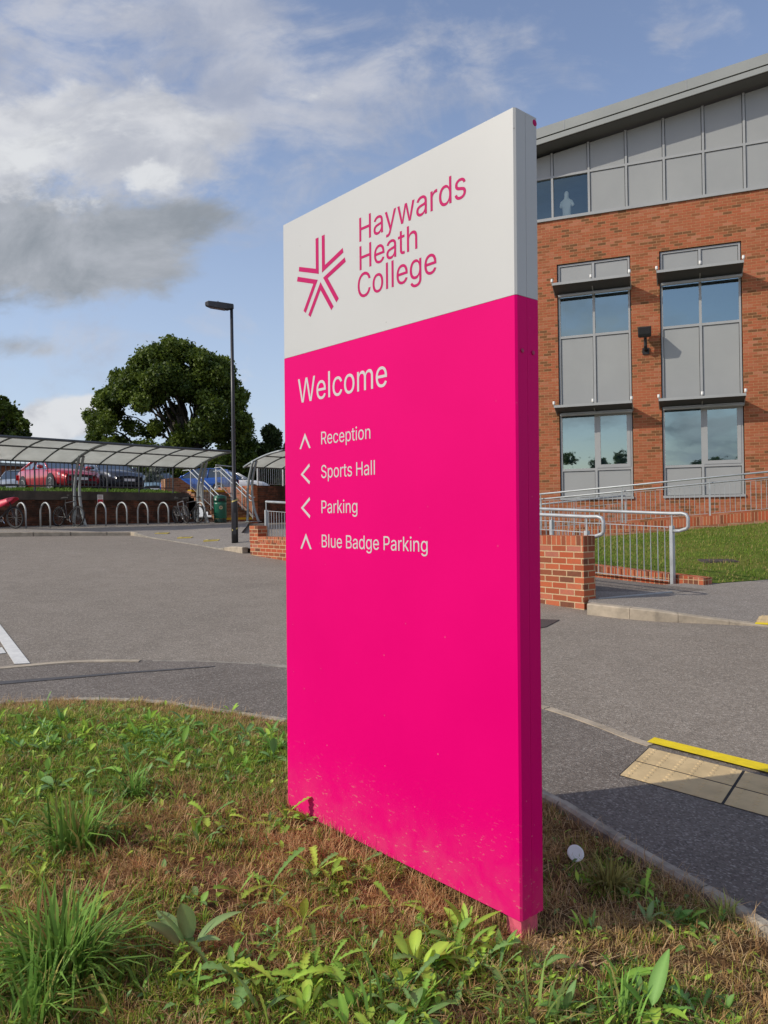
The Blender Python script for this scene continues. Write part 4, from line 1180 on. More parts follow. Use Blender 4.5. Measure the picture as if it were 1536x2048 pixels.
# backing / interior
def glassmat(name, tint, refl):
    m, t, b = newmat(name)
    g = t.n('ShaderNodeNewGeometry').outputs['Position']
    bp = t.n('ShaderNodeBump', Strength=0.035, Distance=0.05, Height=t.noise(g, 0.9, 3, 0.5))
    gl = t.n('ShaderNodeBsdfGlossy', Color=(0.78, 0.98, 1.0), Roughness=0.015, Normal=bp)
    tr = t.n('ShaderNodeBsdfTransparent', Color=tint)
    fr = t.n('ShaderNodeFresnel', IOR=1.5)
    f = t.m('ADD', t.m('MULTIPLY', fr, 1.0), refl, clamp=True)
    mx = t.n('ShaderNodeMixShader', i0=f, i1=tr, i2=gl)
    t.set(m.node_tree.nodes['Material Output'].inputs[0], mx)
    return m
M['glass'] = glassmat('blue_tinted_glass', (0.80, 0.90, 0.87), 0.28)
M['glass_clear'] = glassmat('upper_window_glass', (0.95, 1.0, 0.97), 0.09)
M['room'] = plain('dim_interior', (0.12, 0.18, 0.24), 0.9, var=0.3, scale=0.8)
for a, b, z0, z1 in ((W1[0], W1[1], 1.8, 4.4), (W1[0], W1[1], 6.3, 7.9), (W2[0], W2[1], 1.8, 4.4), (W2[0], W2[1], 6.3, 7.9)):
    rm = MB(); fbox(rm, a, b, -1.8, -1.7, z0, z1); fbox(rm, a - .05, a, -1.8, -.34, z0, z1); fbox(rm, b, b + .05, -1.8, -.34, z0, z1)
    fbox(rm, a, b, -1.8, -.34, z0 - .05, z0); fbox(rm, a, b, -1.8, -.34, z1, z1 + .05); rm.build('interior', M['room'], bld)
rm = MB(); fbox(rm, -5.1, -1.4, -2.6, -2.5, 9.9, 11.6); fbox(rm, -5.1, -1.4, -2.5, -.2, 9.86, 9.9); fbox(rm, -1.42, -1.36, -2.5, -.2, 9.9, 11.6); fbox(rm, -5.1, -1.4, -2.5, -.2, 11.5, 11.56)
rm.build('interior', M['room'], bld)
def fpane(u0, u1, v, z0, z1):
    return MB().add([fb(u0, v, z0), fb(u1, v, z0), fb(u1, v, z1), fb(u0, v, z1)], [(0, 1, 2, 3)])
def bay(a, b, two):
    """one tall window bay: outer frame > panes, panels, sunshades, sill"""
    c = (a + b) / 2
    fr = MB(); e = .075
    va, vb = -.13, -.045
    fbox(fr, a + .024, a + e, va, vb, WZ0 + .06, WZ1 - .024); fbox(fr, b - e, b - .024, va, vb, WZ0 + .06, WZ1 - .024)
    fbox(fr, c - .033, c + .033, va, vb, WZ0 + .06, WZ1 - e)
    fbox(fr, a + e, b - e, va, vb - .001, WZ1 - e, WZ1 - .024)
    for z in (2.66, 4.30, 6.50, 7.74):
        fbox(fr, a + e, c - .033, va, vb - .002, z - .035, z + .035); fbox(fr, c + .033, b - e, va, vb - .002, z - .035, z + .035)
    f = fr.build('window_frame', M['grey_frame'], bld)
    gp_ = MB(); fbox(gp_, a, a + .07, -.20, -.16, WZ0, WZ1); fbox(gp_, b - .07, b, -.20, -.16, WZ0, WZ1); fbox(gp_, a + .07, b - .07, -.20, -.16, WZ1 - .07, WZ1); gp_.build('frame_shade_strip', M['blackgap'], f)
    # black strips behind the frame edges stand for the recess shade
    for u0, u1 in ((a + e, c - .033), (c + .033, b - e)):
        for z0, z1 in ((1.86, 2.625), (4.335, 6.465), (7.775, 8.545)):
            p = MB(); fbox(p, u0 + .012, u1 - .012, -.12, -.075, z0 + .012, z1 - .012)
            p.build('spandrel_panel', M['panel'], f)
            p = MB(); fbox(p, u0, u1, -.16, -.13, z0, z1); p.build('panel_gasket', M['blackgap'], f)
        p = fpane(u0, u1, -.095, 6.535, 7.705); p.build('window_pane', M['glass'], f)
    p = fpane(a + e, c - .033, -.095, 2.695, 4.265); p.build('window_pane', M['glass'], f)
    # opening light on the right with its own sash
    u0, u1, z0, z1 = c + .033, b - e, 2.695, 4.265
    s_ = MB(); k = .095
    for q in ((u0, u0 + k, z0, z1), (u1 - k, u1, z0, z1), (u0 + k, u1 - k, z0, z0 + k), (u0 + k, u1 - k, z1 - k, z1)):
        fbox(s_, q[0], q[1], -.11, -.035, q[2], q[3])
    s_.build('opening_sash', M['grey_frame'], f)
    p = fpane(u0 + k, u1 - k, -.075, z0 + k, z1 - k); p.build('window_pane', M['glass'], f)
    s_ = MB(); fbox(s_, a + .003, b - .003, -.12, .045, WZ0 - .005, WZ0 + .06); s_.build('window_sill', M['grey_frame'], f)
    for zf, zr in ((7.90, 7.72), (4.44, 4.30)):
        sh = MB()
        # tilted blade
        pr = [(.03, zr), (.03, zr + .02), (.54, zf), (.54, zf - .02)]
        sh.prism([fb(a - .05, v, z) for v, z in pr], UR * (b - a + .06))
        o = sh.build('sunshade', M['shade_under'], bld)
        lip = MB(); fbox(lip, a - .06, b + .02, .54, .575, zf - .035, zf + .035); lip.build('shade_lip', M['grey_frame'], o)
        tb = MB(); tb.tube([fb(a + .05, .12, zr - .06), fb(b - .0, .12, zr - .06)], .045, 10); tb.build('shade_tube', M['grey_frame'], o)
        for u in (a - .055, c, b + .01):
            br = MB(); br.prism([fb(u - .012, v, z) for v, z in ((-.03, zr - .06), (-.03, zr + .05), (.58, zf + .09), (.58, zf + .03))], UR * .024)
            br.build('shade_bracket', M['grey_frame'], o)
            kn = MB(); kn.lathe([(.0001, 0), (.032, 0), (.036, .03), (.034, .085), (.0001, .09)], fb(u, .57, zf + .06), 12); kn.build('bracket_cap', M['white'], o)
    return f
bay(*W1, True); bay(*W2, False)
# top storey
mull = [-4.55, -3.52, -2.495, -1.465, -.445, .55, 1.555, 2.565, 3.58, 4.6, 5.6, 6.6, 7.6, 8.6, 9.6, 10.6, 11.6]
mb = MB(); fbox(mb, UL, UR_, -.12, .05, 9.905, 9.985); mb.build('cladding_sill', M['grey_frame'], bld)
mb = MB()
for u in mull:
    fbox(mb, u - .03, u + .03, -.10, .02, 9.985, roofz(u) - .1)
for a, b in zip(mull, mull[1:]):
    fbox(mb, a + .03, b - .03, -.10, .018, 11.135, 11.20)
mb.build('cladding_frame', M['grey_frame'], bld)
bk = MB()
for a, b in zip(mull, mull[1:]):
    zt = roofz(a) - .12, roofz(b) - .12
    pn = MB()
    pn.prism([fb(a + .045, -.04, 11.212), fb(b - .045, -.04, 11.212), fb(b - .045, -.04, zt[1]), fb(a + .045, -.04, zt[0])], FN * .03)
    pn.build('cladding_panel', M['panel'], bld)
    bk.prism([fb(a + .03, -.09, 11.20), fb(b - .03, -.09, 11.20), fb(b - .03, -.09, zt[1]), fb(a + .03, -.09, zt[0])], FN * .02)
    if b < -1.4:
        p = fpane(a + .03, b - .03, -.05, 9.985, 11.135); p.build('window_pane', M['glass_clear'], bld)
    else:
        pn = MB(); fbox(pn, a + .045, b - .045, -.04, -.01, 10.0, 11.122); pn.build('cladding_panel', M['panel'], bld)
        fbox(bk, a + .03, b - .03, -.09, -.07, 9.985, 11.135)
bk.build('panel_joints', M['blackgap'], bld)
# roof: sloping slab with a two-step fascia and a shaded soffit
OV = 0.64
def rprism(v0, v1, dz0, dz1, u0=UL - .3, u1=UR_ + .3):
    m2 = MB()
    a, b = roofz(u0), roofz(u1)
    A = [fb(u0, v0, a + dz0), fb(u1, v0, b + dz0), fb(u1, v0, b + dz1), fb(u0, v0, a + dz1)]
    m2.prism(A, FN * (v1 - v0))
    return m2
rprism(-11.0, OV - .06, 0.08, 0.34).build('roof', M['panel_dark'], bld)
rprism(OV - .055, OV, 0.145, 0.42).build('fascia', M['panel_dark'], bld)
rprism(OV - .055, OV - .012, -0.03, 0.112).build('fascia', M['panel_dark'], bld)
rprism(OV - .11, OV - .056, -0.02, 0.40).build('fascia_gap', M['blackgap'], bld)
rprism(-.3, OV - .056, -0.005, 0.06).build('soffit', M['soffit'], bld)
for u in (-2.05, 1.15):
    rr_ = MB(); fbox(rr_, u - .012, u + .012, OV, OV + .005, roofz(u) + .15, roofz(u) + .415); rr_.build('fascia_joint', M['grey_frame'], bld)
# wall flood light
fl = thing('wall_light', 'black floodlight on a bracket on the brick wall between the window bays', 'wall light', fb(0, 0, 5.9))
h_ = MB(); h_.prism([fb(-.18, .17, 6.36), fb(-.18, .42, 6.20), fb(-.18, .46, 6.28), fb(-.18, .50, 6.46), fb(-.18, .20, 6.54)], UR * .34)
h_.build('lamp_head', M['black'], fl, bevel=.015)
M['lens'] = plain('lamp_lens', (.16, .10, .08), .25)
MB().prism([fb(-.15, .185, 6.345), fb(.13, .185, 6.345), fb(.13, .405, 6.205), fb(-.15, .405, 6.205)], FN * -.012 + UP * -.012).build('lens', M['lens'], fl)
MB().tube([fb(0, .02, 5.92), fb(0, .16, 5.94), fb(0, .20, 6.0), fb(0, .24, 6.30)], [.05, .05, .045, .04], 10).build('bracket', M['black'], fl)
b2 = MB(); fbox(b2, -.09, .09, 0.0, .035, 5.80, 5.98); b2.build('back_plate', M['black'], fl)
# plaster torso standing on the window board of the top storey
M['plaster'] = plain('pale_plaster', (0.95, 1.0, 0.88), 0.6, var=0.05)
tor = bpy.data.meshes.new('torso_statue')
tv = [(0, 0, 0), (0, 0, .17), (0, .01, .30), (0, .01, .46), (0, 0, .54), (0, -.01, .62), (.015, -.02, .70), (-.13, 0, .44), (.13, 0, .44), (-.17, .01, .33), (.19, .0, .34)]
te = [(0, 1), (1, 2), (2, 3), (3, 4), (4, 5), (5, 6), (3, 7), (3, 8), (7, 9), (8, 10)]
tr_ = [(.15, .11), (.115, .085), (.13, .095), (.125, .085), (.05, .05), (.075, .08), (.055, .06), (.055, .055), (.055, .055), (.04, .04), (.045, .045)]
tor.from_pydata(tv, te, [])
to = bpy.data.objects.new('torso_statue', tor); COL.objects.link(to)
md = to.modifiers.new('skin', 'SKIN')
for v, r in zip(tor.skin_vertices[0].data, tr_): v.radius = r
tor.skin_vertices[0].data[0].use_root = True
md = to.modifiers.new('sub', 'SUBSURF'); md.levels = 2; md.render_levels = 2
tor.materials.append(M['plaster'])
to.location = fb(-2.155, -.47, 9.99); to.rotation_euler = (0, 0, math.atan2(UR.y, UR.x)); to.scale = (1.05, 1.0, 1.28)
tag(to, 'pale green white plaster torso statue standing inside the upper left window', 'statue')

# ------------------------------------------------------------------ ramp, walls and railings on the right
WD = Vector((-0.603, 0.797, 0)); WN = Vector((-0.797, -0.603, 0))      # along the ramp wall (rising), and its front normal
PC0 = Vector((2.34, 9.07, 0))
def wp(s, n=0.0, z=0.0): return PC0 + WD * s + WN * n + UP * z
LEN = 8.45
zt_r = CAM_H - .2845
zt_l = CAM_H - .395
rw = thing('ramp_wall', 'low red brick wall with soldier course coping beside the access ramp behind the sign', 'brick wall', wp(0, 0, float(gz(2.34, 9.07))))
mb = MB()
SPL = 4.2
mb.prism([wp(0, 0, -.2), wp(SPL, 0, -.1), wp(SPL, 0, zt_r - .113), wp(0, 0, zt_r - .113)], WN * -.215)
mb.prism([wp(SPL, 0, -.1), wp(LEN, 0, .2), wp(LEN, 0, zt_l - .113), wp(SPL, 0, zt_l - .113)], WN * -.215)
mb.prism([wp(LEN - .344, .002, zt_l - .114), wp(LEN + .02, .002, zt_l - .114), wp(LEN + .02, .002, zt_l + .215), wp(LEN - .34, .002, zt_l + .215)], WN * -.219)
mb.build('wall', M['brick_pier'], rw)
mb = MB()
mb.prism([wp(0, .003, zt_r - .112), wp(SPL, .003, zt_r - .112), wp(SPL, .003, zt_r), wp(0, .003, zt_r)], WN * -.221)
mb.prism([wp(SPL + .001, .003, zt_l - .112), wp(LEN - .345, .003, zt_l - .112), wp(LEN - .345, .003, zt_l), wp(SPL + .001, .003, zt_l)], WN * -.221)
mb.build('soldier_coping', M['brick_soldier'], rw)
mb = MB(); mb.prism([wp(-.004, .025, -.2), wp(SPL, .025, -.1), wp(SPL, .025, .13), wp(-.004, .025, .135)], WN * -.26)
fo = mb.build('wall_footing', M['brick_pier'], rw)
# ramp surface between wall and inner railing
A_ = [wp(s, -.216) for s in np.linspace(-.05, LEN + .1, 20)]; B_ = [wp(s, -1.98) for s in np.linspace(-.42, LEN + .1, 20)]
strip('ramp', A_, B_, 0.115, M['path'], n=3)
def railing(name, label, P, h, postgap, bargap, rails=1, group=None, zb=.10, lower=.17, curl0=False, curl1=False, r=.024, postr=.03, mat=None, barr=.007, cat='railing', flat=True):
    """P: start and end points at foot level"""
    mat = mat or M['galv']
    a, b = Vector(P[0]), Vector(P[1])
    t = b - a; L = t.length; th = Vector((t.x, t.y, 0)).normalized(); sd = Vector((-th.y, th.x, 0))
    root = thing(name, label, cat, a, 0, group)
    n = max(1, round(L / postgap))
    for k in range(n + 1):
        p = a.lerp(b, k / n)
        m2 = MB().box(p - th * postr * .8 - sd * postr, th * postr * 1.6, sd * postr * 2, UP * (h - lower))
        m2.tube([p + UP * (h - lower), p + UP * (h - .01)], .011, 6)
        m2.build('post', mat, root)
    for k in range(n):
        p, q = a.lerp(b, k / n), a.lerp(b, (k + 1) / n)
        l = (q - p).length
        m2 = MB()
        s0 = p + (q - p) * (.05 / l); s1 = q - (q - p) * (.05 / l)
        for z in (zb, h - lower - .02):
            m2.box(s0 + UP * (z - .005) - sd * .012, s1 - s0, sd * .024, UP * .010)
        nb = max(2, int(l / bargap))
        for j in range(1, nb):
            c = p.lerp(q, j / nb)
            m2.tube([c + UP * zb, c + UP * (h - lower - .02)], barr, 5, cap=False)
        m2.build('infill_panel', mat, root)
    path = [a + UP * h, b + UP * h]
    if curl0:
        o = th * -.16
        c = a + UP * h + o
        path = [a + UP * (h - .24) + o * .1] + [a + o * .75 + UP * (h - .24)] + [c + th * -.06 + UP * (-.24 + .03)] + [c + th * -.085 + UP * -.18, c + th * -.085 + UP * -.06, c + th * -.06 + UP * -.017, c, a + UP * h, b + UP * h]
    m2 = MB().tube(path, r, 10)
    m2.build('handrail', mat, root, smooth=True)
    if rails > 1:
        MB().tube([a + UP * (h - .13) + sd * .07, b + UP * (h - .13) + sd * .07], r * .9, 8).build('handrail', mat, root, smooth=True)
    return root
def onramp(s, n): 
    p = wp(s, n); return Vector((p.x, p.y, float(gz(p.x, p.y)) + .115))
q0 = onramp(.18, -.30)
rp = at(1205, 1033, q0.y)
e0 = Vector((q0.x, q0.y, rp.z - 1.06)); q1 = onramp(8.3, -.30)
railing('ramp_railing', 'outer galvanised handrail and railing just behind the red brick ramp wall', (e0, Vector((q1.x, q1.y, at(560, 1003, q1.y).z - 1.06))), 1.06, 2.05, .105, curl0=True, group='ramp railings')
i0 = at(1346, 1180, 10.7); i0.z = at(1346, 1027, 10.7).z - 1.04
i1 = i0 + WD * 8.6; i1.z = i0.z + .37
railing('ramp_railing', 'inner galvanised railing with curled end post beside the lawn', (i0, i1), 1.04, 1.92, .112, curl0=True, group='ramp railings')
# low brick edging of the lawn behind the inner railing
ed = thing('brick_edging', 'low row of upright bricks edging the lawn behind the railing', 'brick edging', i0)
mb = MB()
ea_ = i0 - WD * .42 - WN * .06; eb_ = i0 + WD * 8.4 - WN * .06
ea_.z = float(gz(ea_.x, ea_.y)) - .05; eb_.z = float(gz(eb_.x, eb_.y)) + .02
mb.prism([ea_, eb_, eb_ + UP * .26, ea_ + UP * .26], WN * -.215)
mb.build('edging_bricks', M['brick_soldier'], ed)
# ---- pavement right of the ramp, its kerb runs down to the dropped crossing
KP = [gp(*q) for q in ((1174, 1229), (1240, 1237), (1311, 1243), (1400, 1247), (1510, 1252), (1536, 1254), (1700, 1263), (2300, 1290))]
KH = [.125, .125, .115, .07, .02, .016, .016, .016]
KPd = resample(KP, 40)
xk = [p.x for p in KP]
def kh(x): return float(np.interp(x, xk, KH))
KPs = resample(KPd, 241)
for i_ in range(0, 240, 24):
    sg_ = KPs[i_:i_ + 25]
    sg_ = [sg_[0].lerp(sg_[1], .10)] + sg_[1:-1] + [sg_[-1].lerp(sg_[-2], .10)]
    kerb('kerb', sg_, .125, .1, M['concrete'], side=1, hs=[kh(p.x) + random.uniform(-.002, .002) * 0 for p in sg_])
jn = MB()
p = gp(1311, 1243); 
back = [gp(*q) for q in ((1195, 1190), (1290, 1189), (1400, 1181), (1470, 1174), (1536, 1168), (1640, 1160), (1900, 1150), (2400, 1130))]
Bk = resample(back, 40)
n_ = 6
V = []; F = []
for a, b in zip(KPd, Bk):
    t0 = (b - a); t0.z = 0; L0 = t0.length; t0.normalize()
    a2 = a + t0 * .11
    for k in range(n_ + 1):
        t = k / n_
        x, y = lerp(a2.x, b.x, t), lerp(a2.y, b.y, t)
        V.append((x, y, float(gz(x, y)) + lerp(kh(a.x) - .004, .115, min(1, t * 1.6))))
for i in range(39):
    for k in range(n_):
        F.append((i * (n_ + 1) + k, (i + 1) * (n_ + 1) + k, (i + 1) * (n_ + 1) + k + 1, i * (n_ + 1) + k + 1))
M['pave'] = asphalt('pavement_asphalt', (0.29, 0.256, 0.22), (0.33, 0.296, 0.258), (.58, .53, .47))
tag(MB().add(V, F).build('pavement', M['pave'], smooth=True), kind='structure')
# crossing on the far side
fa = gp(1510, 1251); fd = (gp(1700, 1262) - fa); fd.z = 0; fd.normalize(); fu = gp(1532, 1212) - fa; fu.z = 0; fl_ = fu.length; fu.normalize()
o = paving('tactile_paving', fa + fu * .10, fd, fu, 5, 2, .42, .42, off=.118 if False else .034)
strip('yellow_line', [fa + fd * (k * .4) - fu * .03 for k in range(8)], [fa + fd * (k * .4) + fu * .095 for k in range(8)], .021, M['yellow'], n=1)
# threshold strip at the foot of the ramp
ta, tb2 = gp(1198, 1198, .12), gp(1345, 1184, .12)
tag(MB().prism([ta + UP * .006, tb2 + UP * .006, tb2 + UP * .006 + Vector((0, .06, 0)), ta + UP * .006 + Vector((0, .06, 0))], (0, 0, -.02)).build('threshold_strip', M['galv'], loc=ta), 'thin metal threshold strip across the foot of the ramp', 'strip')
# ---- lawn rising to the upper ramp wall
OFFW = 2.45
def bw(u, v=OFFW, z=0.0): return fb(u, v, z)
def bwz_top(u):                                # coping level of the upper ramp wall, rising to the right
    return float(np.interp(u, [-4.0, -2.4, 3.0, 8.0], [0.86, 0.98, 1.43, 1.80]))
def lawn_z(s, t):
    pass
cA = [i0 + WD * 8.6 - WN * .3, i0 - WD * .42 - WN * .28] + [Vector((p.x, p.y, 0)) for p in Bk[18:]]
low = resample([Vector((p.x, p.y, 0)) for p in cA], 60)
hi_u = np.linspace(-6.5, 11.5, 60)
V = []; 
for i in range(60):
    a = low[i]; b = bw(hi_u[i]); 
    za = float(gz(a.x, a.y)) + .12; zb_ = float(np.interp(hi_u[i], [-4, -2.2, 3.2, 8], [.52, .70, 1.17, 1.5]))
    for k in range(25):
        t = k / 24
        x, y = lerp(a.x, b.x, t), lerp(a.y, b.y, t)
        V.append((x, y, lerp(za, zb_, t ** 1.12) + .10 * math.sin(math.pi * t) * .6 + .012 * float(fbm(np.array([x]), np.array([y]), 3.0, 4)[0])))
F = [(i * 25 + k, i * 25 + k + 1, (i + 1) * 25 + k + 1, (i + 1) * 25 + k) for i in range(59) for k in range(24)]
a, b, c = (Vector(V[j]) for j in F[0][:3])
if (b - a).cross(c - a).z < 0: F = [tuple(reversed(f)) for f in F]
m_, t_, b_ = newmat('lawn_turf')
g_ = t_.n('ShaderNodeNewGeometry').outputs['Position']
na = t_.noise(g_, 1.1, 6, .65, .3); nb_ = t_.noise(g_, 22., 5, .7)
cc = t_.ramp(na, [(.28, (.10, .17, .025)), (.5, (.14, .20, .032)), (.75, (.23, .23, .055))])
cc = t_.mix(t_.sm(nb_, .4, .75, 0, .6), cc, (.03, .05, .012))
t_.set(b_.inputs['Base Color'], cc); b_.inputs['Roughness'].default_value = .95; b_.inputs['Specular IOR Level'].default_value = .1
t_.set(b_.inputs['Normal'], t_.n('ShaderNodeBump', Strength=1.0, Distance=.05, Height=nb_))
M['lawn'] = m_
lw = MB().add(V, F).build('lawn', M['lawn'], smooth=True); tag(lw, kind='structure')
LV = np.array(V).reshape(60, 25, 3)
def lawn_pts(n):
    i = RNG.uniform(0, 58.99, n); k = RNG.uniform(0, 23.99, n)
    i0_, k0_ = i.astype(int), k.astype(int); fi, fk = (i - i0_)[:, None], (k - k0_)[:, None]
    return (LV[i0_, k0_] * (1 - fi) * (1 - fk) + LV[i0_ + 1, k0_] * fi * (1 - fk) + LV[i0_, k0_ + 1] * (1 - fi) * fk + LV[i0_ + 1, k0_ + 1] * fi * fk)
n = 60000
pp = lawn_pts(n)
pal = np.array([(.16, .255, .03), (.12, .20, .024), (.23, .29, .04), (.33, .30, .085), (.38, .29, .12)])
wt = .5 + .9 * fbm(pp[:, 0], pp[:, 1], 1.6, 8)
ix = np.where(RNG.uniform(0, 1, n) < np.clip(wt * .8 - .08, .03, .7), RNG.integers(3, 5, n), RNG.integers(0, 3, n))
cl = pal[ix] * RNG.uniform(.75, 1.25, (n, 1))
zmap = pp[:, 2]
part1 = blades(n, pp[:, 0], pp[:, 1], RNG.uniform(.03, .075, n), RNG.uniform(.006, .012, n), np.clip(RNG.normal(.7, .35, n), .05, 1.4), RNG.uniform(0, 6.283, n), cl, zf=lambda x, y: zmap)
o = fastmesh('lawn_grass', *part1[:2], M['blade'], part1[2])
tag(o, 'green mown grass on the sloping lawn below the building', 'grass', kind='stuff')
# flat cover in the lawn
k = at(1442, 1149, 12.4)
best = LV.reshape(-1, 3)[np.argmin(((LV.reshape(-1, 3) - np.array(k)) ** 2).sum(1))]
MB().prism([Vector(best) + Vector((-.27, -.17, .010)), Vector(best) + Vector((.27, -.17, .004)), Vector(best) + Vector((.27, .17, .026)), Vector(best) + Vector((-.27, .17, .03))], (0, 0, -.06)).build('lawn_cover', M['iron'], loc=best)
tag(bpy.data.objects['lawn_cover'], 'small dark square cover lying in the sunny lawn', 'cover')
# upper ramp wall and railing in front of the building
uw = thing('upper_ramp_wall', 'brick ramp wall with soldier course between the lawn and the building', 'brick wall', bw(0, z=.6))
mb = MB(); sc_ = MB()
for a, b in ((-4.8, -2.4), (-2.4, 0.3), (0.3, 3.0), (3.0, 8.0)):
    mb.prism([bw(a, OFFW, 0), bw(b, OFFW, 0), bw(b, OFFW, bwz_top(b) - .215), bw(a, OFFW, bwz_top(a) - .215)], FN * -.215)
    sc_.prism([bw(a, OFFW + .003, bwz_top(a) - .213), bw(b, OFFW + .003, bwz_top(b) - .213), bw(b, OFFW + .003, bwz_top(b)), bw(a, OFFW + .003, bwz_top(a))], FN * -.221)
mb.build('wall', M['brick_old'], uw); sc_.build('soldier_coping', M['brick_soldier'], uw)
zk = .92
# ramp surface behind it
mb = MB()
mb.prism([bw(-4.8, OFFW - .22, bwz_top(-4.8) - .25), bw(8, OFFW - .22, bwz_top(8) - .25), bw(8, OFFW - .22, bwz_top(8) - .45), bw(-4.8, OFFW - .22, bwz_top(-4.8) - .45)], FN * -(OFFW - .24))
tag(mb.build('upper_ramp', M['path']), kind='structure')
railing('upper_railing', 'front galvanised railing on the brick ramp wall, rising to the right before the windows', (bw(-4.6, OFFW - .08, bwz_top(-4.6)), bw(7.6, OFFW - .08, bwz_top(7.6))), zk, 1.95, .11, rails=2, group='upper ramp railings', zb=.05, postr=.025, lower=.16)
railing('upper_railing', 'rear galvanised railing close to the building windows, behind the front one', (bw(-4.6, .95, .68), bw(-.55, .95, 1.02)), .85, 1.35, .13, group='upper ramp railings', zb=.05, postr=.025)

# ------------------------------------------------------------------ left: pavement by the cycle shelters
SD = Vector((0.643, 0.766, 0)); TD = Vector((0.766, -0.643, 0))         # along the shelter row, and out towards the road
PO1 = at(160, 1058, 25.5); PO1.z = 0
def sp_(s, t=0.0, z=0.0):
    p = PO1 + SD * s + TD * t
    return Vector((p.x, p.y, float(gz(p.x, p.y)) + z))
PVO = .10
def s_of(px, t=0.0):                                   # position along the row seen at a bearing
    lo, hi = -8.0, 12.0
    for _ in range(50):
        m2 = (lo + hi) / 2
        p = PO1 + SD * m2 + TD * t; d = p - CP
        x = IW / 2 + FPX * d.dot(c_r) / d.dot(c_f)
        if x < px: lo = m2
        else: hi = m2
    return lo
KL = [gp(*q) for q in ((-260, 1078), (-120, 1076), (0, 1073.5), (130, 1072), (262, 1071), (300, 1076.5), (350, 1084), (400, 1092), (436, 1099), (462, 1102.5), (485, 1107))]
KLh = [.115, .115, .115, .11, .10, .03, .02, .02, .025, .10, .13]
KLr = resample(KL, 90)
kx = [p.x for p in KL]
def klh(x): return float(np.interp(x, kx, KLh))
xa_, xb_ = KL[4].x + .25, KL[8].x + .1
for lo_, hi_, wd_, mm_ in ((-99, xa_, .125, 'concrete'), (xa_ - .08, xb_ + .08, .055, 'concrete_dim'), (xb_, 99, .125, 'concrete')):
    sg_ = [p for p in KLr if lo_ <= p.x <= hi_]
    nst = max(1, round(sum((b - a).length for a, b in zip(sg_, sg_[1:])) / .92))
    sr_ = resample(sg_, nst * 6 + 1)
    for i_ in range(nst):
        q_ = sr_[i_ * 6:i_ * 6 + 7]
        q_ = [q_[0].lerp(q_[1], .06)] + q_[1:-1] + [q_[-1].lerp(q_[-2], .06)]
        kerb('kerb', q_, wd_, .1, M[mm_], side=1, hs=[klh(p.x) for p in q_])
backL = [sp_(-9, -1.4), sp_(-4, -1.4), sp_(0, -1.4), sp_(3, -1.4), sp_(5.0, -1.4), sp_(6.2, -.6), sp_(7.6, -.4), wp(LEN + 5, -2.3), wp(LEN + 1.0, -2.0), wp(LEN + .2, -.25)]
backR = resample(backL, 90)
V = []
for a, b in zip(KLr, backR):
    t0 = b - a; t0.z = 0; t0.normalize(); a2 = a + t0 * .05
    for k in range(9):
        t = k / 8
        x, y = lerp(a2.x, b.x, t), lerp(a2.y, b.y, t)
        V.append((x, y, float(gz(x, y)) + lerp(klh(a.x) - .003, PVO, min(1, t * 2))))
F = [(i * 9 + k, (i + 1) * 9 + k, (i + 1) * 9 + k + 1, i * 9 + k + 1) for i in range(89) for k in range(8)]
pv_ = tag(MB().add(V, F).build('pavement', M['pave'], smooth=True), kind='structure')
# yellow and black floor stickers
M['sticker'] = plain('yellow_sticker', (.62, .48, .10), .6, var=.2)
for i, (px, py, lb) in enumerate(((200, 1049.5, 'nearest the cycle hoops'), (325, 1067.5, 'furthest of the diagonal row'), (371, 1075, 'middle of the diagonal row'), (424, 1082, 'closest to the lamp post'))):
    c = gp(px, py, .05)
    ok_, hit_, *_ = pv_.ray_cast((c.x, c.y, 9), (0, 0, -1))
    c.z = (hit_.z if ok_ else c.z) + .006
    r_ = thing('floor_sticker', 'small yellow and black floor sticker on the pavement, ' + lb, 'floor sticker', c, 0, 'floor stickers on the pavement')
    MB().prism([c + Vector((-.17, -.17, .012)), c + Vector((.17, -.12, .012)), c + Vector((.16, .17, .020)), c + Vector((-.16, .13, .020))], (0, 0, -.05)).build('yellow_base', M['sticker'], r_)
    MB().prism([c + Vector((-.10, -.02, .018)), c + Vector((.12, .06, .020)), c + Vector((.10, .12, .023)), c + Vector((-.10, .10, .022))], (0, 0, -.003)).build('black_arrow', M['black'], r_)

# ------------------------------------------------------------------ retaining wall, stairs, upper car park
ZT = CAM_H + .99
ZC = CAM_H + 1.16
TWALL = -1.45
def rp_(s, t, z): 
    p = PO1 + SD * s + TD * t
    return Vector((p.x, p.y, z))
rwall = thing('retaining_wall', 'stained dark brick retaining wall with concrete coping behind the cycle hoops', 'retaining wall', sp_(0, TWALL))
S0, S1 = -14.0, 5.35
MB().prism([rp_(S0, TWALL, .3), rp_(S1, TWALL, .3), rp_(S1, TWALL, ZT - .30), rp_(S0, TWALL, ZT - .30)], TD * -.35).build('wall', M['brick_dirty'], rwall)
MB().prism([rp_(S0, TWALL + .04, ZT - .299), rp_(S1, TWALL + .04, ZT - .299), rp_(S1, TWALL + .04, ZT), rp_(S0, TWALL + .04, ZT)], TD * -.42).build('coping', M['coping'], rwall)
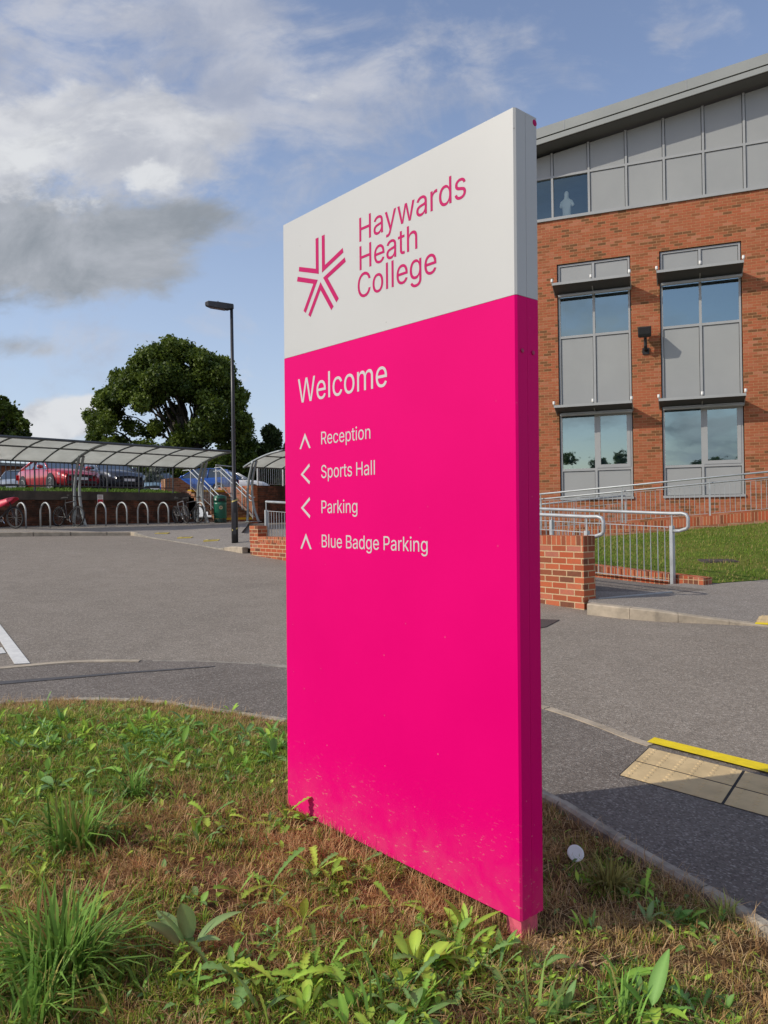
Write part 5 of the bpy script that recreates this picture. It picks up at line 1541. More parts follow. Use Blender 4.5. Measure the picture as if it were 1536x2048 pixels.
# grass strip and car park above the wall
m_, t_, b_ = newmat('bank_turf')
g_ = t_.n('ShaderNodeNewGeometry').outputs['Position']
t_.set(b_.inputs['Base Color'], t_.ramp(t_.noise(g_, 9., 5, .7), [(.3, (.07, .13, .02)), (.6, (.13, .20, .035)), (.8, (.22, .24, .06))])); b_.inputs['Roughness'].default_value = .95
M['bank'] = m_
mb = MB()
a_ = [rp_(S0, TWALL - .2, ZT - .03), rp_(5.2, TWALL - .2, ZT - .03), rp_(5.2, TWALL - 1.7, ZC - .02), rp_(S0, TWALL - 1.7, ZC - .02)]
mb.add(a_, [(0, 1, 2, 3)]); tag(mb.build('grass_bank', M['bank']), kind='structure')
n = 6000
s_ = RNG.uniform(-6, 5.2, n); t = RNG.uniform(0, 1, n)
base = np.array(PO1)[None] + np.array(SD)[None] * s_[:, None] + np.array(TD)[None] * (TWALL - .2 - 1.5 * t)[:, None]
zb_ = (ZT - .03) + t * (ZC - ZT)
cl = np.array((.12, .20, .03)) * RNG.uniform(.6, 1.4, (n, 1))
pa = blades(n, base[:, 0], base[:, 1], RNG.uniform(.05, .12, n), RNG.uniform(.02, .04, n), RNG.uniform(.2, .9, n), RNG.uniform(0, 6.28, n), cl, zf=lambda x, y: zb_)
tag(fastmesh('bank_grass', *pa[:2], M['blade'], pa[2]), 'bright green grass strip on top of the retaining wall', 'grass', kind='stuff')
mb = MB()
far = 120
mb.add([rp_(-60, TWALL - 1.7, ZC - .021), rp_(6.4, TWALL - 1.7, ZC - .021), rp_(6.4, TWALL - 4.2, ZC - .02), rp_(30, TWALL - 4.2, ZC - .02), rp_(30, -far, ZC + 1.2), rp_(-60, -far, ZC + 1.2)], [(0, 1, 2, 3, 4, 5)])
for f in range(1): pass
cp_ = mb.build('car_park', M['carpark']); tag(cp_, kind='structure')
# black railing on the wall
fz = thing('fence', 'black vertical bar railing on top of the retaining wall in front of the cars', 'railing', rp_(0, TWALL - .16, ZT))
FP = [-5.9, -4.4, -2.75, s_of(86) - .15, s_of(155) - .1, s_of(218), s_of(280), s_of(338)]
FP = [-6.6, -5.1, -3.6, -2.15, -.72, .62, 1.95, 3.25, 4.75]
for s_ in FP:
    MB().tube([rp_(s_, TWALL - .16, ZT - .02), rp_(s_, TWALL - .16, ZT + 1.12)], .028, 6).build('post', M['dark_steel'], fz)
for a, b in zip(FP, FP[1:]):
    m2 = MB()
    for z in (.17, 1.05): m2.prism([rp_(a + .028, TWALL - .145, ZT + z), rp_(b - .028, TWALL - .145, ZT + z), rp_(b - .028, TWALL - .145, ZT + z + .035), rp_(a + .028, TWALL - .145, ZT + z + .035)], TD * -.03)
    nb = int((b - a) / .165)
    for j in range(1, nb + 1):
        s_ = lerp(a, b, j / (nb + 1)); m2.tube([rp_(s_, TWALL - .16, ZT + .19), rp_(s_, TWALL - .16, ZT + 1.06)], .015, 5, cap=False)
    m2.build('bar_panel', M['dark_steel'], fz)
# notice on the wall
np_ = rp_(s_of(232) + .25, TWALL + .05, CAM_H + .72)
nt_ = thing('notice', 'small white and red notice fixed to the dark retaining wall', 'notice', np_)
w2, h2 = .11, .165
MB().prism([np_ - SD * w2 - UP * h2, np_ + SD * w2 - UP * h2, np_ + SD * w2 + UP * h2, np_ - SD * w2 + UP * h2], TD * -.008).build('plate', M['white'], nt_)
M['red_sign'] = plain('notice_red', (.55, .03, .05), .5)
MB().prism([np_ + TD * .003 - SD * w2 * .92 - UP * h2 * .94, np_ + TD * .003 + SD * w2 * .92 - UP * h2 * .94, np_ + TD * .003 + SD * w2 * .92 - UP * h2 * .02, np_ + TD * .003 - SD * w2 * .92 - UP * h2 * .02], TD * -.002).build('red_field', M['red_sign'], nt_)
M['notice_ink'] = plain('notice_ink', (.35, .2, .2), .6)
tl = MB()
for k, z in enumerate((.125, .095, .065, .035)):
    tl.prism([np_ + TD * .003 - SD * .08 + UP * z, np_ + TD * .003 + SD * (.08 - .02 * (k % 2)) + UP * z, np_ + TD * .003 + SD * (.08 - .02 * (k % 2)) + UP * (z + .012), np_ + TD * .003 - SD * .08 + UP * (z + .012)], TD * -.002)
tl.build('text_lines', M['notice_ink'], nt_)

# stairs up to the car park
ST0 = at(506, 1046, 31.0)
SDR = azv(-42); SWD = Vector((-SDR.y, SDR.x, 0)) * 1.0                  # rising direction; width runs to the left
SWD = Vector((-math.cos(R(-42)), math.sin(R(-42)), 0)) * 1.0
ZS0 = float(gz(ST0.x, ST0.y)) + PVO
NS = 9
ZS1 = ZC
rise = (ZS1 - ZS0) / NS; run = .275
STW = 1.55
st = thing('steps', 'flight of brown steps with yellow nosings climbing to the car park', 'steps', (ST0.x, ST0.y, ZS0))
B0 = Vector((ST0.x, ST0.y, 0))
m2 = MB(); tr2 = MB(); yl = MB()
for k in range(NS):
    o = B0 + SDR * (k * run)
    m2.box(o + UP * (ZS0 - .3), SDR * (run * (NS - k) + .6), SWD * STW, UP * (.3 + rise * (k + 1) - .04)) if k == 0 else m2.box(o + UP * (ZS0 + rise * k - .04), SDR * (run + .02 if k < NS - 1 else .6), SWD * STW, UP * rise)
    tgt = yl if k in (0, NS - 1) else tr2
    tgt.box(o - SDR * .025 + UP * (ZS0 + rise * (k + 1) - .039), SDR * .31, SWD * STW, UP * .042)
    if k in (0, NS - 1): yl.box(o - SDR * .027 + UP * (ZS0 + rise * (k + 1) - .085), SDR * .02, SWD * STW, UP * .046)
    if k not in (0, NS - 1): pass
m2.build('riser', M['brick_old'], st); tr2.build('tread', M['timber'], st)
M['nosing'] = plain('yellow_nosing', (.60, .36, .01), .6, var=.15)
yl.build('nosing', M['nosing'], st)
# brick cheek wall right of the steps, continuing as the second retaining wall
cw = thing('stair_wall', 'sunlit red brick cheek wall on the right of the steps', 'brick wall', (ST0.x, ST0.y, ZS0))
o = B0 - SWD * .012
MB().prism([o + UP * (ZS0 - .2), o + SDR * 2.9 + UP * (ZS0 - .2), o + SDR * 2.9 + UP * (ZS1 + .12), o + UP * (ZS1 + .12)], -SWD * .22).build('wall', M['brick'], cw)
MB().prism([o + SDR * .0 + UP * (ZS0 + .12), o + SDR * 2.9 + UP * (ZS1 + .13 - .05), o + SDR * 2.9 + UP * (ZS1 + .22 - .05), o + UP * (ZS0 + .21)], SWD * .01).build('string_edge', M['concrete_dim'], cw)
rw2 = thing('retaining_wall', 'dark brick retaining wall under the second cycle shelter, right of the steps', 'retaining wall', (ST0.x, ST0.y, ZS0))
o2 = B0 - SWD * .235
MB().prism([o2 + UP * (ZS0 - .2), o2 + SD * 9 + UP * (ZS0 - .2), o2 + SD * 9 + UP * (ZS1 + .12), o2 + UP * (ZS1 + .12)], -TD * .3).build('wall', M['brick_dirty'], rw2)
# left block by the steps: low old brick wall stepping down
lb = thing('stair_wall', 'old brown brick wall sloping down on the left of the steps', 'brick wall', at(345, 988, 30.6))
pts = [at(330, 992, 31.6), at(330, 958, 31.6), at(347, 955.5, 31.9), at(359, 956, 32.1), at(395, 981, 32.8), at(397, 992, 32.8)]
MB().prism(pts, Vector((-.25, .3, 0))).build('wall', M['brick_old'], lb)
# stair handrails
def stairrail(name, label, off, px_shift=0.0):
    base = B0 + SWD * off
    root = thing(name, label, 'handrail', base + UP * ZS0, 0, 'stair railings')
    a = base - SDR * .25; b = base + SDR * (NS * run - .1); c = b + SDR * .5
    za, zb2 = ZS0, ZS1
    for dz, inset in ((.98, 0), (.82, .06)):
        q = SWD * inset
        MB().tube([a + q + UP * (za + dz - .04), a + q + SDR * .25 + UP * (za + dz), b + q + UP * (zb2 + dz), c + q + UP * (zb2 + dz)], .022, 8).build('rail', M['galv'], root, smooth=True)
    for k in (0.06, .36, .68, .98):
        p = a.lerp(b, k); z = lerp(za, zb2, k)
        MB().tube([p + UP * z, p + UP * (z + .97)], .024, 6).build('post', M['galv'], root)
    m3 = MB()
    for k in np.linspace(.08, .97, 21):
        p = a.lerp(b, k); z = lerp(za, zb2, k); m3.tube([p + UP * (z + .16), p + UP * (z + .80)], .0065, 5, cap=False)
    m3.tube([a + UP * (za + .15), b + UP * (zb2 + .15)], .01, 5)
    m3.build('infill_bars', M['galv'], root)
stairrail('stair_railing', 'galvanised railing on the left side of the steps behind the bin', STW - .06)
stairrail('stair_railing', 'galvanised railing on the right side of the steps by the lamp post', .06)
tl_ = B0 + SDR * (NS * run + .4); tl_.z = ZS1 + .02
railing('landing_railing', 'galvanised railing across the top landing behind the lamp post', (tl_ + SWD * .0, tl_ + SWD * -1.2 + SDR * .6), 1.08, 1.2, .1, zb=.08)
railing('landing_railing', 'galvanised railing on the wall above the second cycle shelter', (Vector((o2.x, o2.y, ZS1 + .12)) - TD * .15 + SD * .15, Vector((o2.x, o2.y, ZS1 + .12)) - TD * .15 + SD * 8.5), 1.0, 1.5, .11, zb=.06)

# ------------------------------------------------------------------ cycle shelters
m_, t_, b_ = newmat('polycarbonate_sheet')
g_ = t_.n('ShaderNodeNewGeometry').outputs['Position']
n_ = t_.noise(g_, 2.2, 5, .6)
col = t_.ramp(n_, [(.3, (.70, .70, .645)), (.7, (.84, .84, .785))])
b_.inputs['Roughness'].default_value = .45
t_.set(b_.inputs['Base Color'], col)
tr = t_.n('ShaderNodeBsdfTranslucent', Color=col); tp = t_.n('ShaderNodeBsdfTransparent', Color=(.72, .74, .72))
m1 = t_.n('ShaderNodeMixShader', i0=.62, i1=b_.outputs[0], i2=tr.outputs[0])
m2_ = t_.n('ShaderNodeMixShader', i0=.20, i1=m1.outputs[0], i2=tp.outputs[0])
t_.set(m_.node_tree.nodes['Material Output'].inputs[0], m2_)
M['poly'] = m_
M['shelter'] = plain('shelter_steel', (.30, .325, .325), .45, metal=.3, var=.12, scale=3)
M['shelter_dark'] = plain('shelter_rib', (.10, .11, .115), .5, metal=.2)
def prof(t):                                   # canopy height above the pavement against distance out
    # arc through (-.5,2.11) (.57,2.50) (1.7,2.66)
    return 2.335 + .325 * t - .079 * t * t
def shelter(label, s0, s1, posts, zb, ribs, t0=0.0):
    def rp_(s, t, z):
        p = PO1 + SD * s + TD * (t + t0); return Vector((p.x, p.y, z))
    root = thing('cycle_shelter', label, 'cycle shelter', rp_(posts[0], 0, zb), 0, 'cycle shelters')
    ts = np.linspace(-.5, 1.7, 9)
    def pt(s_, t, dz=0): return rp_(s_, t, zb + prof(t) + dz)
    for a, b in zip(ribs, ribs[1:]):
        m2 = MB()
        V = []; 
        for t in ts: V += [pt(a, t, .0), pt(b, t, .0)]
        for t in ts: V += [pt(a, t, .008), pt(b, t, .008)]
        F = []
        for i in range(8):
            F.append((i * 2, i * 2 + 2, i * 2 + 3, i * 2 + 1)); F.append((18 + i * 2, 18 + i * 2 + 1, 18 + i * 2 + 3, 18 + i * 2 + 2))
        m2.add(V, F); m2.build('roof_sheet', M['poly'], root, smooth=True)
    for k, r_ in enumerate(ribs):
        big = any(abs(r_ - p) < .05 for p in posts)
        MB().tube([pt(r_, t, -.03) for t in ts], .045 if big else .024, 6).build('roof_rib', M['shelter'] if big else M['shelter_dark'], root, smooth=True)
    a, b = ribs[0], ribs[-1]
    for t, r_, nm in ((-.5, .035, 'back_rail'), (.62, .032, 'purlin'), (1.7, .045, 'front_rail')):
        MB().tube([pt(a, t, -.01), pt(b, t, -.01)], r_, 6).build(nm, M['shelter_dark'], root)
    for p in posts:
        for off in (-.075, .075):
            path = [rp_(p + off * 1.1, off * 3.2 + .0, zb), rp_(p + off * .8, -.10 + off * 1.6, zb + .5), rp_(p + off * .7, -.16 + off * .9, zb + 1.1), rp_(p + off * .7, -.08 + off * .6, zb + 1.7), rp_(p + off * .7, .16 + off * .5, zb + prof(.16) - .04)]
            MB().tube(catmull(path, 4), .048, 8).build('post', M['shelter'], root, smooth=True)
        MB().box(rp_(p - .17, -.30, zb), SD * .34, TD * .60, UP * .03).build('base_plate', M['shelter'], root)
    return root
PZ1 = float(gz(*(PO1 + SD * 2)[:2])) + PVO
D12 = 4.95
shelter('long curved polycarbonate cycle shelter over the hoops, left of the lamp post', -5, 5, (0.0, D12), PZ1 - .02, [-4.95, -3.95, -2.95, -2.0, -1.0, 0.0, .99, 1.98, 2.97, 3.96, D12])
sB = s_of(507, 1.25)
shelter('second curved cycle shelter half hidden by the pink sign', 0, 0, (sB, sB + 4.9), ZS0 - .03, [sB + k for k in (0, .98, 1.96, 2.94, 3.92, 4.9)], 1.25)

# cycle hoops
def hoop_mesh():
    pts = [(-.32, 0, 0), (-.32, 0, .48)] + [(-.32 * math.cos(a), 0, .48 + .32 * math.sin(a)) for a in np.linspace(0, math.pi, 13)[1:-1]] + [(.32, 0, .48), (.32, 0, 0)]
    return MB().tube(pts, .026, 8)
proto = None
HP = [(43.5, 'leftmost, beside the red covered bicycle'), (92, 'second from the left, left of the first shelter post'), (203, 'first to the right of the first shelter post'), (245, 'below the red and white notice'), (287, 'third to the right of the first post'), (328, 'fourth to the right of the first post, left of the dark bicycle'), (401, 'at the foot of the second shelter post')]
for px, lb in HP:
    p = sp_(s_of(px), 0, PVO - .01)
    if proto is None:
        proto = hoop_mesh().build('cycle_hoop', M['galv'], smooth=True, loc=(0, 0, 0)); o = proto
    else:
        o = proto.copy(); COL.objects.link(o)
    o.location = p; o.rotation_euler = (0, 0, math.atan2(TD.y, TD.x))
    tag(o, 'galvanised cycle hoop ' + lb, 'cycle hoop', 'cycle hoops under the shelter')

# bicycles
def bicycle(label, loc, rotz, frame, lean=.08, cover=False, hb=.28):
    root = thing('bicycle', label, 'bicycle', loc, rotz, 'bicycles under the shelter')
    root.rotation_euler = (lean, 0, rotz)
    for x in (-.52, .52):
        ring = [(x + .31 * math.cos(a), 0, .34 + .31 * math.sin(a)) for a in np.linspace(0, 2 * math.pi, 25)[:-1]]
        wh = MB().tube(ring, .026, 6, closed=True).build('wheel', M['tyre'], root, local=True, smooth=True)
        sp2 = MB()
        for a in np.linspace(0, math.pi, 9)[:-1]:
            sp2.tube([(x + .3 * math.cos(a), 0, .34 + .3 * math.sin(a)), (x - .3 * math.cos(a), 0, .34 - .3 * math.sin(a))], .003, 4, cap=False)
        rim_ = [(x + .285 * math.cos(a), 0, .34 + .285 * math.sin(a)) for a in np.linspace(0, 2 * math.pi, 25)[:-1]]
        sp2.tube(rim_, .010, 5, closed=True)
        sp2.build('rim', M['bike_rim'], wh, local=True)
    f = MB()
    bb, st_, hd, hd2 = (-.08, 0, .30), (-.20, 0, .78), (.36, 0, .84), (.40, 0, .70)
    for a, b, r in ((bb, st_, .019), (st_, hd, .018), (bb, hd2, .022), (bb, (-.52, .04, .34), .012), (bb, (-.52, -.04, .34), .012), (st_, (-.52, .04, .34), .010), (st_, (-.52, -.04, .34), .010), (hd, hd2, .022), (hd2, (.52, .05, .34), .014), (hd2, (.52, -.05, .34), .014)):
        f.tube([a, b], r, 6)
    f.build('frame', frame, root, local=True)
    MB().tube([(.36, 0, .84), (.34, 0, .98)], .014, 6).build('stem', M['black'], root, local=True)
    MB().tube([(.28, -hb, 1.0), (.36, -hb * .6, .99), (.36, 0, .98), (.36, hb * .6, .99), (.28, hb, 1.0)], .014, 6).build('handlebar', M['black'], root, local=True, smooth=True)
    s2 = MB().tube([(-.20, 0, .78), (-.215, 0, .92)], .014, 6)
    s2.prism([(-.34, -.07, .93), (-.20, -.06, .94), (-.06, -.015, .94), (-.06, .015, .94), (-.20, .06, .94), (-.34, .07, .93)], (0, 0, .04))
    s2.build('saddle', M['black'], root, local=True)
    c2 = MB().lathe([(.0001, -.012), (.09, -.012), (.09, .012), (.0001, .012)], (-.08, .05, .30), 14, axis='y'); c2.tube([(-.08, .07, .30), (.02, .07, .16)], .01, 5); c2.tube([(-.08, -.05, .30), (-.18, -.05, .44)], .01, 5)
    c2.build('crank', M['chrome'], root, local=True)
    if cover:
        cv = MB()
        rows = []
        for i, t in enumerate(np.linspace(0, 1, 9)):
            x = lerp(-.75, .62, t); zt = .86 + .10 * t + .03 * math.sin(9 * t); wd = .10 + .05 * math.sin(3 * t)
            dr = .34 - .18 * t + .05 * math.sin(11 * t)
            rows.append([(x, -wd - .03, zt - dr), (x, -wd, zt - .05), (x + .01, 0, zt), (x, wd, zt - .05), (x, wd + .03, zt - dr * .9)])
        V = [p for r in rows for p in r]
        F = [(i * 5 + k, i * 5 + k + 1, (i + 1) * 5 + k + 1, (i + 1) * 5 + k) for i in range(8) for k in range(4)]
        c3 = cv.add(V, F).build('cover', M['redcover'], root, local=True, smooth=True)
        md = c3.modifiers.new('sub', 'SUBSURF'); md.levels = 1; md.render_levels = 1
        md = c3.modifiers.new('thick', 'SOLIDIFY'); md.thickness = .006
    return root
M['bike_rim'] = plain('dull_bike_rim', (.14, .14, .145), .45, metal=.4)
M['redcover'] = plain('red_plastic_cover', (.62, .03, .07), .45, var=.2, scale=12)
M['bike_dark'] = plain('dark_bike_paint', (.03, .03, .035), .4)
M['bike_grey'] = plain('grey_bike_paint', (.16, .16, .17), .4)
ta_ = math.atan2(TD.y, TD.x)
bicycle('bicycle under a red plastic cover cut by the left frame edge', sp_(s_of(3), .12, PVO), ta_ + .35, M['bike_dark'], .10, True)
bicycle('dark bicycle leaning beside the first shelter post', sp_(s_of(136), .02, PVO), ta_ + .12, M['bike_dark'], -.08)
bicycle('dark bicycle standing between the hoops near the second post', sp_(s_of(364), .0, PVO), ta_ - .25, M['bike_grey'], .08)
bicycle('bicycle hidden behind the hoop at the second shelter post', sp_(s_of(384), -.15, PVO), ta_ + .05, M['bike_dark'], -.06)

# ------------------------------------------------------------------ litter bin
bp_ = at(441, 1057, 29.6); bp_ = Vector((bp_.x, bp_.y, float(gz(bp_.x, bp_.y)) + PVO))
bn = thing('litter_bin', 'green round litter bin in front of the steps', 'litter bin', bp_)
M['bin'] = plain('green_bin_plastic', (.008, .115, .068), .38, var=.1)
M['bin_dark'] = plain('dark_green_base', (.006, .03, .022), .5)
MB().lathe([(.24, .16), (.245, .18), (.25, .70), (.25, .78)], bp_, 24).build('body', M['bin'], bn, smooth=True)
MB().lathe([(.22, 0), (.235, .02), (.235, .155)], bp_, 24).build('base', M['bin_dark'], bn)
h2 = MB().lathe([(.25, .781), (.252, .95), (.235, 1.02), (.12, 1.06), (.0001, 1.065)], bp_, 24); h2.build('hood', M['bin'], bn, smooth=True)
def arc_patch(r, a0, a1, z0, z1, c, nseg=6):
    V = []; F = []
    for i in range(nseg + 1):
        a = lerp(a0, a1, i / nseg)
        for rr in (r, r - .02):
            for z in (z0, z1): V.append(c + Vector((rr * math.cos(a), rr * math.sin(a), z)))
    for i in range(nseg):
        b = i * 4
        F += [(b, b + 4, b + 5, b + 1), (b + 2, b + 3, b + 7, b + 6), (b + 1, b + 5, b + 7, b + 3), (b, b + 2, b + 6, b + 4)]
    return MB().add(V, F)
arc_patch(.256, R(-95), R(-35), .82, .93, bp_).build('aperture', M['black'], bn)
arc_patch(.256, R(-128), R(-112), .86, .93, bp_).build('label_plate', M['white'], bn)
M['buff'] = plain('buff_emblem', (.55, .45, .25), .5)
em = MB().lathe([(.0001, 0), (.07, 0), (.07, .006), (.0001, .006)], (0, 0, 0), 16, axis='y').build('emblem', M['buff'], bn, local=True)
em.location = (.252 * math.cos(R(-72)), .252 * math.sin(R(-72)), .58); em.rotation_euler = (0, 0, R(18))
em.rotation_euler = (0, 0, R(18)); 
ei = MB().prism([(-.03, -.008, -.03), (.0, -.008, .04), (.035, -.008, -.02), (.0, -.008, -.01)], (0, -.003, 0)).build('figure', M['black'], em, local=True)

# ------------------------------------------------------------------ lamp post
lp = gp(470, 1087); lp = at(470, 1087, 17.9); lp.z = float(gz(lp.x, lp.y)) + .02
tp_ = at(463, 611, 17.9)
HT = tp_.z - lp.z
M['lamp_black'] = plain('black_column_paint', (.022, .021, .025), .4, var=.15)
lamp = thing('lamp_post', 'tall black street lamp column with a flat lamp head pointing left', 'lamp post', lp)
MB().lathe([(.078, 0), (.078, .98), (.072, 1.03), (.045, 1.10), (.043, HT * .5), (.036, HT)], lp, 14).build('column', M['lamp_black'], lamp, smooth=True)
MB().aabb(lp.x - .03, lp.x + .045, lp.y - .082, lp.y - .07, lp.z + .25, lp.z + .75).build('access_door', M['lamp_black'], lamp)
hd = thing  # lamp head: long flat box tapering to the tip
t_top = Vector((lp.x, lp.y, lp.z + HT))
hv = Vector((-1, -.10, .05)).normalized(); hw = Vector((-hv.y, hv.x, 0)).normalized() * -1
def hpt(a, b, c): return t_top + hv * a + hw * b + UP * c
m2 = MB()
secs = [(-.05, .05, -.07, .03), (.10, .085, -.11, .035), (.30, .095, -.10, .05), (.52, .09, -.07, .06), (.60, .06, -.045, .03)]
V = []
for a, b, c0, c1 in secs: V += [hpt(a, -b, c0), hpt(a, b, c0), hpt(a, b, c1), hpt(a, -b, c1)]
F = [(0, 1, 2, 3), (19, 18, 17, 16)]
for i in range(4):
    for k in range(4): F.append((i * 4 + k, (i + 1) * 4 + k, (i + 1) * 4 + (k + 1) % 4, i * 4 + (k + 1) % 4))
m2.add(V, F).build('lamp_head', M['lamp_black'], lamp, bevel=.012)
MB().prism([hpt(.16, -.07, -.118), hpt(.16, .07, -.118), hpt(.50, .065, -.085), hpt(.50, -.065, -.085)], UP * .02).build('lens', M['lens'], lamp)
MB().prism([hpt(.29, -.10, .052), hpt(.29, .10, .052), hpt(.31, .10, .056), hpt(.31, -.10, .056)], UP * .012).build('clip', M['alloy'], lamp)
M['tape'] = plain('yellow_tape', (.60, .50, .16), .6, var=.3)
for z in (.36, 1.02):
    c = lp + UP * z
    V = []; 
    for i in range(15):
        a = 2 * math.pi * i / 14
        V += [c + Vector((.081 * math.cos(a), .081 * math.sin(a), .03 * math.sin(a * 1 + 1))), c + Vector((.081 * math.cos(a), .081 * math.sin(a), .03 * math.sin(a + 1) + .032))]
    MB().add(V, [(i * 2, i * 2 + 2, i * 2 + 3, i * 2 + 1) for i in range(14) if i % 5 != 3]).build('tape', M['tape'], lamp)

# ------------------------------------------------------------------ cars
def paint(name, col, metal=.2):
    m, t, b = newmat(name)
    b.inputs['Base Color'].default_value = (*col, 1); b.inputs['Metallic'].default_value = metal
    b.inputs['Roughness'].default_value = .32; b.inputs['Coat Weight'].default_value = .8; b.inputs['Coat Roughness'].default_value = .06
    return m
M['car_red'] = paint('red_car_paint', (.42, .008, .018)); M['car_grey'] = paint('dark_grey_car_paint', (.055, .06, .075), .5)
M['car_silver'] = paint('silver_car_paint', (.42, .45, .46), .4); M['car_blue'] = paint('blue_car_paint', (.012, .085, .36)); M['car_white'] = paint('white_car_paint', (.7, .7, .7), 0)
m_, t_, b_ = newmat('car_glass')
b_.inputs['Base Color'].default_value = (.03, .04, .042, 1); b_.inputs['Roughness'].default_value = .06; b_.inputs['Specular IOR Level'].default_value = 1.0; b_.inputs['Coat Weight'].default_value = 1.0
M['car_glass'] = m_
M['head'] = plain('headlamp_lens', (.62, .65, .68), .12, metal=.4); M['tail'] = plain('tail_lamp', (.6, .01, .02), .2); M['plate_w'] = plain('number_plate', (.72, .72, .70), .4); M['plate_y'] = plain('rear_number_plate', (.70, .52, .05), .4)
SAL = dict(st=[(-2.28, .68, .42, .78), (-2.18, .80, .30, .97), (-1.75, .87, .24, 1.03), (-1.2, .90, .20, .99), (-.4, .905, .19, .95), (.5, .905, .19, .93), (.95, .90, .20, .92), (1.45, .89, .21, .87), (1.9, .86, .22, .80), (2.15, .80, .22, .72), (2.27, .66, .26, .62)],
           gh=((-1.72, 1.0), (-.85, 1.40), (.02, 1.42), (.98, .93)), wx=(-1.38, 1.40))
HAT = dict(st=[(-2.02, .70, .40, .90), (-1.96, .84, .30, 1.0), (-1.6, .88, .24, 1.02), (-1.0, .89, .20, 1.0), (-.3, .89, .19, .98), (.5, .89, .19, .97), (.95, .88, .20, .97), (1.4, .87, .21, .93), (1.8, .84, .22, .84), (2.0, .76, .24, .74), (2.08, .62, .28, .64)],
           gh=((-1.98, .98), (-1.62, 1.46), (.1, 1.52), (1.02, .97)), wx=(-1.25, 1.32))
def car(label, loc, az, col, shape, name='parked_car', rear=False):
    rz = R(90 - az)
    root = thing(name, label, 'car', loc, rz, 'cars in the upper car park')
    st_ = shape['st']
    V = []; F = []
    secn = 9
    for x, hw, z0, z1 in st_:
        zm = lerp(z0, z1, .55)
        sec = [(-hw * .80, z0), (-hw * .97, z0 + .12), (-hw, zm), (-hw * .985, z1 - .10), (-hw * .90, z1), (0, z1 + .035), (hw * .90, z1), (hw * .985, z1 - .10), (hw, zm), (hw * .97, z0 + .12), (hw * .80, z0)]
        V += [(x, y, z) for y, z in sec]
    m = 11
    for i in range(len(st_) - 1):
        for k in range(m): F.append((i * m + k, i * m + (k + 1) % m, (i + 1) * m + (k + 1) % m, (i + 1) * m + k))
    F.append(tuple(range(m))); F.append(tuple(reversed(range((len(st_) - 1) * m, len(st_) * m))))
    F = [tuple(reversed(f)) for f in F]
    bd = MB().add(V, F).build('body', col, root, local=True, smooth=True)
    # glasshouse
    (xa, za), (xb, zb2), (xc, zc), (xd, zd) = shape['gh']
    wl, wu = .80, .62
    def gl(pts): return MB().prism(pts, (0, 0, -.01))
    G = MB()
    lowp = [(xa, za - .02), (xd, zd - .02)]
    for sg in (-1, 1):
        q = [(xa, sg * wl, za), (xb, sg * wu, zb2 - .04), (xc, sg * wu, zc - .04), (xd, sg * wl, zd)]
        G.add(q, [(0, 1, 2, 3)] if sg > 0 else [(3, 2, 1, 0)])
    G.add([(xd, -wl, zd), (xd, wl, zd), (xc, wu, zc - .04), (xc, -wu, zc - .04)], [(0, 1, 2, 3)])
    G.add([(xa, wl, za), (xa, -wl, za), (xb, -wu, zb2 - .04), (xb, wu, zb2 - .04)], [(0, 1, 2, 3)])
    G.build('windows', M['car_glass'], root, local=True)
    rf = MB()
    V = []
    for x, z, w_ in ((xb - .06, zb2 - .045, wu), (xb + .12, zb2, wu * .98), ((xb + xc) / 2, max(zb2, zc) + .02, wu), (xc - .12, zc, wu * .98), (xc + .04, zc - .045, wu)):
        V += [(x, -w_ - .02, z - .05), (x, -w_ * .8, z), (x, 0, z + .025), (x, w_ * .8, z), (x, w_ + .02, z - .05)]
    rf.add(V, [(i * 5 + k, (i + 1) * 5 + k, (i + 1) * 5 + k + 1, i * 5 + k + 1) for i in range(4) for k in range(4)])
    for sg in (-1, 1):
        rf.tube([(xd, sg * wl, zd - .02), (xc, sg * wu, zc - .045)], .032, 6); rf.tube([(xa, sg * wl, za - .02), (xb, sg * wu, zb2 - .045)], .06, 6)
        xm = lerp(xa, xd, .46); rf.tube([(xm, sg * (wl + .01), lerp(za, zd, .46)), (xm - .05, sg * (wu + .008), zc - .05)], .03, 6)
    rf.build('roof', col, root, local=True, smooth=True)
    for x in shape['wx']:
        for sg in (-1, 1):
            wh = MB().lathe([(.0001, -.10), (.29, -.10), (.325, -.07), (.325, .07), (.29, .10), (.0001, .10)], (x, sg * .80, .325), 24, axis='y').build('wheel', M['tyre'], root, local=True)
            rm_ = MB().lathe([(.0001, -.004), (.07, -.004), (.07, .012), (.0001, .012)], (x, sg * .905, .325), 10, axis='y')
            for k in range(5):
                a = k * 2 * math.pi / 5
                rm_.prism([(x + .23 * math.cos(a - .10), sg * .90, .325 + .23 * math.sin(a - .10)), (x + .05 * math.cos(a - .6), sg * .90, .325 + .05 * math.sin(a - .6)), (x + .05 * math.cos(a + .6), sg * .90, .325 + .05 * math.sin(a + .6)), (x + .23 * math.cos(a + .10), sg * .90, .325 + .23 * math.sin(a + .10))], (0, sg * .01, 0))
            rm_.tube([(x + .225 * math.cos(a), sg * .90, .325 + .225 * math.sin(a)) for a in np.linspace(0, 2 * math.pi, 21)[:-1]], .016, 5, closed=True)
            rm_.build('rim', M['alloy'], wh, local=True)
            ac = MB().lathe([(.30, -.02), (.385, -.02), (.385, .012), (.30, .012)], (x, sg * .89, .34), 24, axis='y'); ac.build('wheel_arch', M['black'], root, local=True)
    e, hw, z0, z1 = st_[-1]; e2 = st_[-2]
